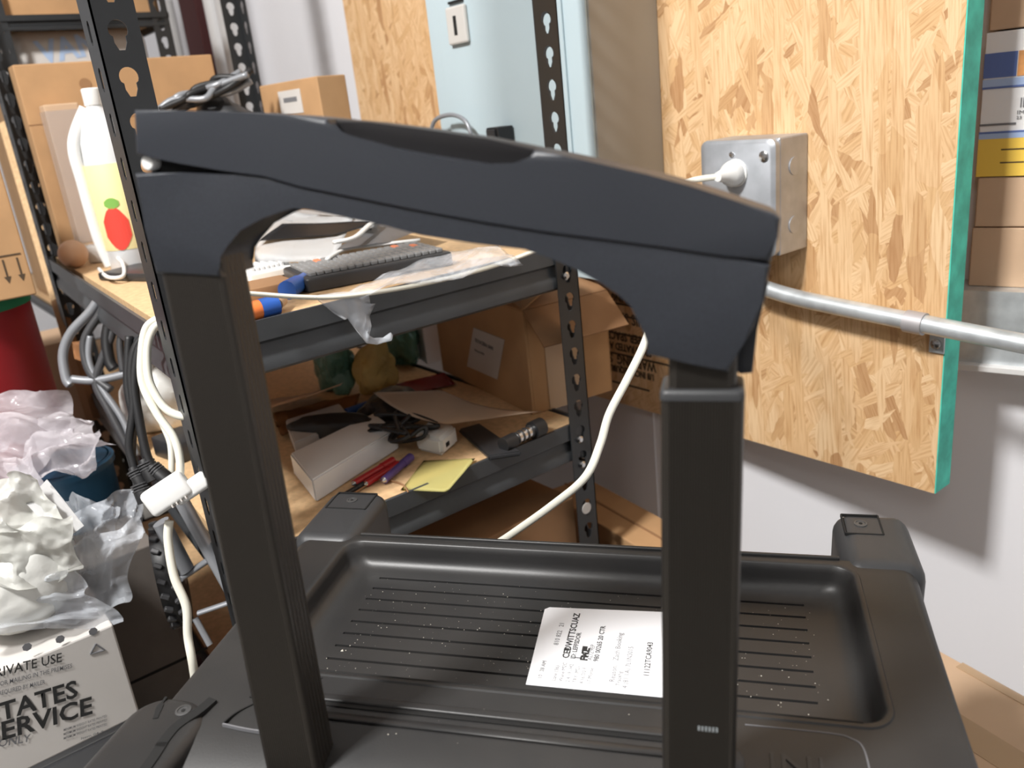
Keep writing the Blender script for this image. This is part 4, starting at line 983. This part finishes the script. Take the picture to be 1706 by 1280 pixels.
pen((560, 832), (610, 804), M['blackrubber'], 'thin black pen by front corner of long white box', .003, .622)
bm = bmesh.new(); b0 = pL((640, 800), .6205); tube(bm, rel(b0, [pL((590, 822), .6205), pL((630, 800), .6205), pL((668, 806), .6205), pL((680, 820), .6205)]), .0012, 6, 1, 6); o_ = link('thin_wire', bm, M['card_dark'], None, smooth=180); o_.location = b0; tag(o_, 'thin brown wire curling beside the yellow sticky note', 'wire')
# items at the left part of the lower shelf, seen left of the handle
crumple('white_bag', M['film_white'], pL((285, 710)) + V((0, 0, .055)), (.065, .055, .062), 'white plastic bag on lower shelf behind hanging cords', 'bag', seed=15, sub=4)
on_shelf('black_gadget', (258, 760), (300, 775), ZL, .05, .03, 'small black box on lower shelf left of the handle tube', 'gadget', M['greyblack'], bev=.003)
# carton under the lower shelf at the right
uc = dep((850, 850), 1.12)
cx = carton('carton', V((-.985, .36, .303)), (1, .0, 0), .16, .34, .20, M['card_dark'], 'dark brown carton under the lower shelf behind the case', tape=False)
ea, eb = onZ((985, 800), .40), onZ((1100, 862), .40); ex = (eb - ea).normalized(); ey = V((-ex.y, ex.x, 0))
cx2 = empty('carton', frame(V((ea.x, ea.y, 0)), ex, ey, (0, 0, 1)), 'brown carton on floor between shelving rack and wall', 'box')
link('carton_body', box(-.02, .26, -.085, 0, 0, .40, bev=.002), M['card'], cx2); link('seam', box(-.02, .26, -.045, -.041, .40, .4012), M['card_dark'], cx2)
# ================================================================== LEFT FOREGROUND
# red cylinder tank with green lid, carton on top
tc_ = dep((-76, 570), 1.27); tc_.z = 0; Rt = .115
tk = empty('red_drum', tc_, 'red drum with a green rim standing at far left', 'drum')
zt_ = .858
bm = bmesh.new(); lathe(bm, [(Rt * .96, 0), (Rt, .01), (Rt, zt_ - .018)], 48); link('drum_body', bm, M['red'], tk, smooth=50)
bm = bmesh.new(); lathe(bm, [(Rt + .002, zt_ - .020), (Rt + .002, zt_ - .002), (Rt - .003, zt_), (Rt * .3, zt_)], 48); link('lid', bm, M['green'], tk, smooth=50)['label'] = 'green lid'
# carton with arrows on its side
ca = dep((56, 468), 1.26)
carr = empty('carton', Matrix.Translation((dep((56, 470), 1.2).x, dep((56, 470), 1.2).y, zt_ + .001)) , 'brown carton with two printed arrows standing on the red drum', 'box')
link('carton_body', box(-.22, 0, -.22, 0, 0, .21, bev=.002), M['card'], carr)
for k in (0, 1):
    yb = -.030 + k * .018
    bm = bmesh.new(); prism(bm, [(-.0012, .060), (.0012, .060), (.0012, .036), (.0045, .036), (0, .026), (-.0045, .036), (-.0012, .036)], 0, .0008); link('printed_arrow', bm, M['inkbrown'], carr, T(.0003, yb, -.004) @ Matrix.Rotation(-pi / 2, 4, 'Z') @ T(0, -.0006, 0))
link('printed_line', box(.0, .0008, -.05, -.006, .060, .062), M['inkbrown'], carr)
# small pale carton seen behind the drum
pc = empty('carton', Matrix.Translation((-1.80, .16, 0)), 'pale carton with clear tape standing behind the red drum', 'box')
link('carton_body', box(-.16, .0, -.06, .14, 0, .70, bev=.002), M['card_pale'], pc); link('tape_strip', box(0, .0008, .0, .04, .6, .69), M['tape'], pc)
# leaning wooden strip
wsb = empty('wood_strip', V((-1.83, .22, .55)), 'pale wooden strip leaning upright between the racks', 'wood strip')
q0, q1 = dep((8, 205), 1.72), dep((96, 500), 1.6)
wsb.location = q1
bm = bmesh.new(); tube(bm, [V((0, 0, 0)), q0 - q1], .012, 4, .5, 1, sm=False); link('strip', bm, M['particle'], wsb); bm = bmesh.new(); tube(bm, [V((0, 0, 0)), (q1 - q0) * .6], .012, 4, .5, 1, sm=False); link('strip_lower', bm, M['card_dark'], wsb)
# bundle of black cables hanging off the shelf beam
hc = empty('hanging_cables', dep((150, 540), 1.25), 'bundle of black power cables hanging from the middle shelf front', 'cable bundle')
hl = hc.location.copy()
def hcab(ps, r_=.0055, m='greycable', d0=1.2, nm='cable', par=None, base=None):
    P_ = [dep(p[:2], p[2] if len(p) > 2 else d0) for p in ps]
    bm = bmesh.new(); tube(bm, rel(base or hl, P_), r_, 10, 1, 8); return link(nm, bm, M[m], par or hc, smooth=180)
hcab([(170, 490), (150, 520), (118, 555), (105, 590), (110, 630), (118, 642)], .007, 'wire')
hcab([(180, 500), (165, 525), (140, 570), (150, 620), (185, 650)], .006)
hcab([(160, 505), (130, 545), (110, 565)], .005, 'wire')
hcab([(200, 515), (185, 560), (170, 600), (160, 640), (185, 690), (225, 770), (245, 830)], .006)
hcab([(120, 632), (160, 634), (215, 622)], .006, 'wire')
hcab([(190, 510), (178, 560), (182, 600), (190, 615)], .008, 'blackrubber')
hcab([(210, 530), (200, 570), (205, 620)], .005)
hcab([(150, 560), (148, 600), (165, 640), (205, 700), (228, 760)], .005, 'wire')
hcab([(215, 560), (212, 640), (222, 700), (220, 760), (232, 800)], .005, 'blackrubber', 1.0)
sheet('leather_tag', M['brownpaper'], [dep((120, 570), 1.26), dep((142, 568), 1.26), dep((136, 602), 1.26), dep((124, 598), 1.26)], 'small pinkish tag hanging among the black cables', 'tag', nx=4, ny=4, amp=.001)
# black cords crossing in front of the big post
b2 = dep((250, 700), .85)
bc2 = empty('plug_cables', b2, 'pair of black cords with plugs looping down beside the big rack post', 'cord')
def c85(ps, r_, m, par, base, nm='cable', fl=1, d0=.86):
    P_ = [dep(p[:2], p[2] if len(p) > 2 else d0) for p in ps]; bm = bmesh.new(); tube(bm, rel(base, P_), r_, 10, fl, 8); return link(nm, bm, M[m], par, smooth=180)
c85([(258, 545), (228, 575), (218, 620), (222, 680), (215, 740), (222, 775), (232, 810)], .0045, 'blackrubber', bc2, b2)
c85([(255, 550), (232, 580), (224, 640), (232, 700), (245, 760), (262, 790)], .0048, 'blackrubber', bc2, b2)
for q0_, q1_, r_ in (((222, 778), (240, 812), .008), ((240, 765), (258, 800), .009), ((250, 775), (280, 800), .0085), ((232, 800), (246, 836), .010)):
    a, b = dep(q0_, .86), dep(q1_, .86); bm = bmesh.new(); tube(bm, [a - b2, (a + b) / 2 - b2, b - b2], [r_ * .7, r_, r_], 12, .8, 3, sm=False); link('plug', bm, M['blackrubber'], bc2, smooth=40)
    for k in range(3):
        c = a.lerp(b, .15 + .12 * k) - b2; d = (b - a).normalized(); bm = bmesh.new(); tube(bm, [c, c + d * .0015], r_ * 1.05, 12, .8, 1, sm=False); link('strain_ridge', bm, M['greycable'], bc2)
# white cords and power strip block
b3 = dep((285, 830), .83)
wc = empty('power_strip', b3, 'white power tap with cream cords hanging beside the big rack post', 'power tap')
c85([(272, 528), (245, 545), (236, 590), (238, 640), (262, 690), (290, 730), (300, 770), (298, 815)], .0042, 'cream', wc, b3, d0=.84)
c85([(278, 532), (258, 545), (246, 575), (246, 620), (255, 650), (275, 680), (300, 693), (330, 694)], .0042, 'cream', wc, b3, d0=.84)
c85([(250, 650), (268, 700), (284, 740), (286, 790)], .0035, 'cream', wc, b3, d0=.88)
c85([(282, 868), (280, 900), (290, 960), (310, 1010), (313, 1060), (322, 1112), (334, 1200, .87), (340, 1260, .9)], .0045, 'cream', wc, b3, d0=.84)
ax0, ax1 = dep((252, 852), .83), dep((318, 808), .84)
xd_ = (ax1 - ax0).normalized(); up_ = (UP * .85 + RT * .5).normalized()
mw_ = frame(ax0 - b3, xd_, xd_.cross(FW).normalized() * -1 if False else xd_.cross(UP).cross(xd_) * 1.0)
z3 = xd_.cross(UP.cross(xd_)).normalized()
bm = bmesh.new(); L3 = (ax1 - ax0).length
bx(bm, 0, L3, -.008, .020, -.012, .012, bev=.005, seg=3); link('tap_block', bm, M['white_plastic'], wc, frame(ax0 - b3, xd_, UP.cross(xd_).cross(xd_) * -1), smooth=50)
bm = bmesh.new(); bx(bm, L3 * .55, L3 + .018, -.012, .006, -.015, .009, bev=.004, seg=3); link('tap_plug', bm, M['white_plastic'], wc, frame(ax0 - b3, xd_, UP.cross(xd_).cross(xd_) * -1), smooth=50)
for k in range(4): link('rib', box(.020 + k * .005, .0215 + k * .005, -.009, -.006, -.008, .0135, bev=.0005), M['boxwhite'], wc, frame(ax0 - b3, xd_, UP.cross(xd_).cross(xd_) * -1))
# grey struts: folded hand truck frame with knobbly wheel
wp = dep((285, 955), 1.02)
ht = empty('folded_cart', wp, 'grey framed cart with a knobbly black wheel beside the big rack post', 'cart')
wax = (FW.cross(V((0, 0, 1)))).normalized()          # roughly across the view
axl = (RT * .92 + FW * .40); axl.z = 0; axl.normalize()
ww = link('tyre', (lambda bm: lathe(bm, [(.045, -.014), (.058, -.013), (.062, -.006), (.062, .006), (.058, .013), (.045, .014)], 40, (0, 0, 0), 'x'))(bmesh.new()), M['blackrubber'], ht, frame((0, 0, 0), axl, (0, 0, 1)), smooth=40)
for k in range(22):
    a = 2 * pi * k / 22
    for sgn in (-1, 1):
        bmk = bmesh.new(); bx(bmk, -.005, .005, -.0028, .0028, -.003, .003, bev=.001, seg=1)
        kn = link('tread_knob', bmk, M['greycable'], ww, Matrix.Rotation(a + sgn * .07, 4, 'X') @ T(sgn * .0068, 0, .064) @ Matrix.Rotation(sgn * .6, 4, 'Z'))
bm = bmesh.new(); lathe(bm, [(.044, -.006), (.044, .006), (.03, .01), (.012, .016)], 24, (0, 0, 0), 'x'); link('hub', bm, M['wire'], ht, frame((0, 0, 0), axl, (0, 0, 1)), smooth=40)
def strut(q0, q1, d0, d1, r_, m='wire'):
    a, b = dep(q0, d0), dep(q1, d1); bm = bmesh.new(); tube(bm, [a - wp, b - wp], r_, 14, .7, 1, sm=False); link('strut', bm, M[m], ht, smooth=40)
strut((300, 830), (395, 1000), .93, .93, .0085); strut((268, 870), (310, 950), .96, .98, .012); strut((330, 1022), (395, 1000), .97, .97, .004)
strut((300, 965), (345, 935), .97, 1.0, .005); strut((325, 1030), (350, 1075), .99, .99, .004)
# ------------------------------------------------------------------ service box with printed text
XB = -.90
tr_, br_ = onX((205, 1042), XB), onX((222, 1192), XB)
zt2 = onX((100, 1052), XB).z
bw_top = .592; bz0 = .372
sb = empty('mail_box', Matrix.Translation((XB, .09, .0)), 'white printed mailing carton under plastic bags at lower left', 'box')
yR = onX((212, 1120), XB).y; yL = yR - .36
ztop = onX((190, 1040), XB).z; zbot = onX((215, 1200), XB).z
sb.location = (XB, yR, zbot); Hs = ztop - zbot
link('carton_body', box(-.28, 0, -.36, 0, 0, Hs, bev=.002), M['boxwhite'], sb)
def sxt(q): w_ = onX(q, XB); return (w_.y - yR, w_.z - zbot)
def stext(s, q0, q1, hpx, m='ink', bold=.008, sxx=1):
    """baseline from pixel q0 (start) to q1 (end)"""
    a, b = sxt(q0), sxt(q1); d = V((0, b[0] - a[0], b[1] - a[1])); Lw = d.length; d.normalize()
    up2 = V((1, 0, 0)).cross(d)
    o = text('printed_text', s, 1.0, M[m], sb, Matrix.Identity(4), ext=0.0, bold=bold)
    xs_ = [v.co.x for v in o.data.vertices]; ys_ = [v.co.y for v in o.data.vertices]
    wx = max(xs_) - min(xs_); hh = hpx
    fx = Lw / wx; fy = hh / .72
    for v in o.data.vertices: v.co = V(((v.co.x - min(xs_)) * fx, v.co.y * fy, v.co.z))
    o.matrix_local = frame((.0009, a[0], a[1]), d, up2)
    return o
def shh(q0, q1): a, b = sxt(q0), sxt(q1); return hypot(a[0] - b[0], a[1] - b[1])
stext('STATES', (-22, 1208), (130, 1160), shh((70, 1190), (64, 1162)), bold=.022)
stext('SERVICE', (-22, 1240), (154, 1188), shh((80, 1215), (74, 1187)), bold=.022)
stext('FOR PRIVATE USE', (-70, 1143), (103, 1102), shh((50, 1120), (47, 1105)))
stext('MAIL  ONLY', (-60, 1255), (50, 1235), shh((50, 1245), (47, 1233)), 'inkgrey')
stext('TO BE USED FOR MAILING IN THE PREMISES', (-60, 1158), (120, 1112), shh((50, 1130), (48, 1123)), 'inkgrey')
stext('POSTAGE REQUIRED BY MAILER', (-40, 1168), (75, 1139), shh((50, 1130), (48, 1123)), 'inkgrey')
for i in range(3): stext('MINIMUM WEIGHT RATES PRINTED', (106, 1218 + i * 7), (178, 1194 + i * 7), shh((50, 1130), (49, 1126)), 'inkgrey')
stext('Item 04-9', (135, 1232), (172, 1220), shh((50, 1130), (49, 1126)), 'inkgrey')
a = sxt((150, 1090)); b = sxt((174, 1083)); c = sxt((159, 1073))
for p, q in ((a, b), (b, c), (c, a)):
    bm = bmesh.new(); tube(bm, [(.0004, p[0], p[1]), (.0004, q[0], q[1])], .0009, 6, 1, 1, sm=False); link('recycle_mark', bm, M['inkgrey'], sb)
for q in ((45, 1078), (100, 1065), (155, 1052)):
    p = sxt(q); bm = bmesh.new(); lathe(bm, [(.0045, 0), (.0045, .0004)], 7, (0.0003, p[0], p[1]), 'x'); link('printed_dot', bm, M['inkgrey'], sb)
# its support: grey storage bin
sp2 = empty('storage_bin', (XB - .01, yR - .005, 0), 'grey bin under the white mailing carton', 'bin')
link('bin_body', box(-.26, 0.0, -.34, -.0, 0, zbot - .012, bev=.006), M['wire'], sp2); link('bin_rim', box(-.265, .004, -.345, .004, zbot - .012, zbot - .0005, bev=.003), M['wire'], sp2)
# grey brown carton behind it
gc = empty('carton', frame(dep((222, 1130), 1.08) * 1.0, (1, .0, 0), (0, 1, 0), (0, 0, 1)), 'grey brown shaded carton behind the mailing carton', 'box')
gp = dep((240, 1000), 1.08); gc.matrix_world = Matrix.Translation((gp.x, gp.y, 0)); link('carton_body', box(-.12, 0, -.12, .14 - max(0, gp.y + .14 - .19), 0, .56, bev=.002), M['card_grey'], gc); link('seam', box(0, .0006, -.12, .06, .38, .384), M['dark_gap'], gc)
# blue tub
bt_ = dep((118, 820), 1.16)
bl = empty('blue_bin', V((bt_.x, bt_.y, 0)), 'dark blue round plastic bin behind the clear plastic bags', 'bin')
hh_ = bt_.z + .045
bm = bmesh.new(); lathe(bm, [(.05, 0), (.062, hh_), (.058, hh_), (.046, .01)], 32); link('bin_wall', bm, M['navy'], bl, smooth=50)
bm = bmesh.new(); lathe(bm, [(.060, hh_ - .012), (.066, hh_ - .010), (.066, hh_ - .002), (.060, hh_)], 32); link('bin_rim', bm, M['navy'], bl, smooth=50)
# plastic bags
def film_bag(name, m, label, quads, seed, cat='bag', amp=.0105, lump=None):
    """bag of thin film: overlapping creased layers, optionally stuffed"""
    c = dep(quads[0][0][:2], quads[0][0][2]); r = empty(name, c, label, cat); rg = random.Random(seed)
    if lump: crumple('stuffed_body', m, dep(lump[0], lump[1]) - c, lump[2], parent=r, seed=seed, amp=.12)
    for qi, Q in enumerate(quads):
        P_ = [dep(q[:2], q[2]) - c for q in Q]; n_ = 44; bm = bmesh.new(); g = []
        nr = (P_[1] - P_[0]).cross(P_[3] - P_[0]).normalized()
        ctr = sum(P_, V()) / 4; sz = (P_[2] - P_[0]).length
        F_ = []
        for k in range(12):
            a = rg.uniform(0, pi); F_.append((cos(a), sin(a), rg.uniform(-1, 1), rg.uniform(.7, 2.6), rg.choice((-1, 1))))
        for b_ in range(n_ + 1):
            row = []
            for a_ in range(n_ + 1):
                s_, t_ = a_ / n_, b_ / n_
                p = P_[0].lerp(P_[1], s_).lerp(P_[3].lerp(P_[2], s_), t_)
                f = 0; uu, vv_ = s_ * 2 - 1, t_ * 2 - 1
                for ca, sa, d, w_, sg in F_:
                    f += sg * (abs(((uu * ca + vv_ * sa - d) * w_) % 2 - 1) - .5) / w_ ** .5
                ed = max(abs(uu), abs(vv_)) ** 3
                dis = noise.noise_vector(V((s_ * 3 + qi * 7 + seed, t_ * 3, 0)))
                f2 = noise.noise(V((s_ * 9 + seed, t_ * 9, qi)))
                row.append(bm.verts.new(p + nr * (f * amp + amp * .25 * f2) + (P_[1] - P_[0]) * dis.x * .16 * ed + (P_[3] - P_[0]) * dis.y * .18 * ed - nr * 0))
            g.append(row)
        for b_ in range(n_):
            for a_ in range(n_): bm.faces.new((g[b_][a_], g[b_][a_ + 1], g[b_ + 1][a_ + 1], g[b_ + 1][a_]))
        bmesh.ops.solidify(bm, geom=bm.faces[:], thickness=.0003)
        link('film_layer', bm, m, r, smooth=25)
    return r
film_bag('plastic_bag', M['film_pink'], 'hazy plastic bag draped in front of the red drum', [((-40, 650, 1.12), (112, 655, 1.13), (140, 735, 1.10), (-40, 745, 1.08)), ((-40, 695, 1.09), (150, 700, 1.10), (180, 742, 1.08), (-20, 800, 1.04)), ((40, 735, 1.07), (178, 728, 1.09), (150, 785, 1.06), (20, 800, 1.02)), ((-40, 760, 1.04), (60, 760, 1.05), (80, 840, 1.0), (-40, 850, .98))], 3)
film_bag('plastic_bag', M['film_white'], 'milky white stuffed bag sitting on the mailing carton', [((-30, 800, .86), (55, 790, .87), (110, 880, .86), (-30, 900, .84)), ((-20, 870, .84), (120, 860, .86), (130, 960, .88), (-20, 990, .84))], 5, amp=.007, lump=((20, 955), .90, (.068, .068, .062)))
film_bag('plastic_bag', M['film'], 'clear shiny plastic bag spilling over the mailing carton', [((120, 858, .93), (236, 806, .98), (244, 900, .96), (150, 965, .92)), ((85, 930, .90), (236, 872, .94), (206, 1000, .92), (90, 1045, .88)), ((-20, 1000, .86), (120, 950, .88), (196, 1038, .90), (-20, 1056, .85)), ((110, 830, .95), (200, 840, .95), (190, 960, .92), (100, 960, .91))], 9)
sheet('paper_sheet', M['paper'], [dep((42, 838), .87), dep((78, 798), .89), dep((140, 876), .88), dep((102, 905), .86)], 'folded white paper card resting on the milky bag', 'paper', amp=.003, nx=8, ny=8)
# ================================================================== LOWER RIGHT CARTON
p0, p1 = dep((1560, 1082), .93), dep((1706, 1165), .93)
zt3 = .34
a = onZ((1560, 1082), zt3); b = onZ((1706, 1163), zt3); xd3 = (b - a).normalized(); yd3 = V((-xd3.y, xd3.x, 0))
rc = empty('carton', Matrix.Translation((a.x, a.y, 0)) @ frame((0, 0, 0), xd3, yd3, (0, 0, 1)), 'tan cardboard carton on the floor at lower right of the case', 'box')
link('carton_body', box(-.02, .45, -.20, 0, 0, zt3 - .004, bev=.002), M['card_pale'], rc)
link('flap', box(-.02, .45, -.098, 0, zt3 - .004, zt3, bev=.001), M['card_pale'], rc)
link('flap', box(-.02, .45, -.20, -.102, zt3 - .004, zt3, bev=.001), M['card_pale'], rc)
strip_ = link('edge_tape', box(.035, .35, -.012, .001, zt3 - .001, zt3 + .0012), M['tape'], rc)
link('tape_strip', box(-.02, .45, -.12, -.08, zt3 + .0001, zt3 + .0006), M['tape'], rc)
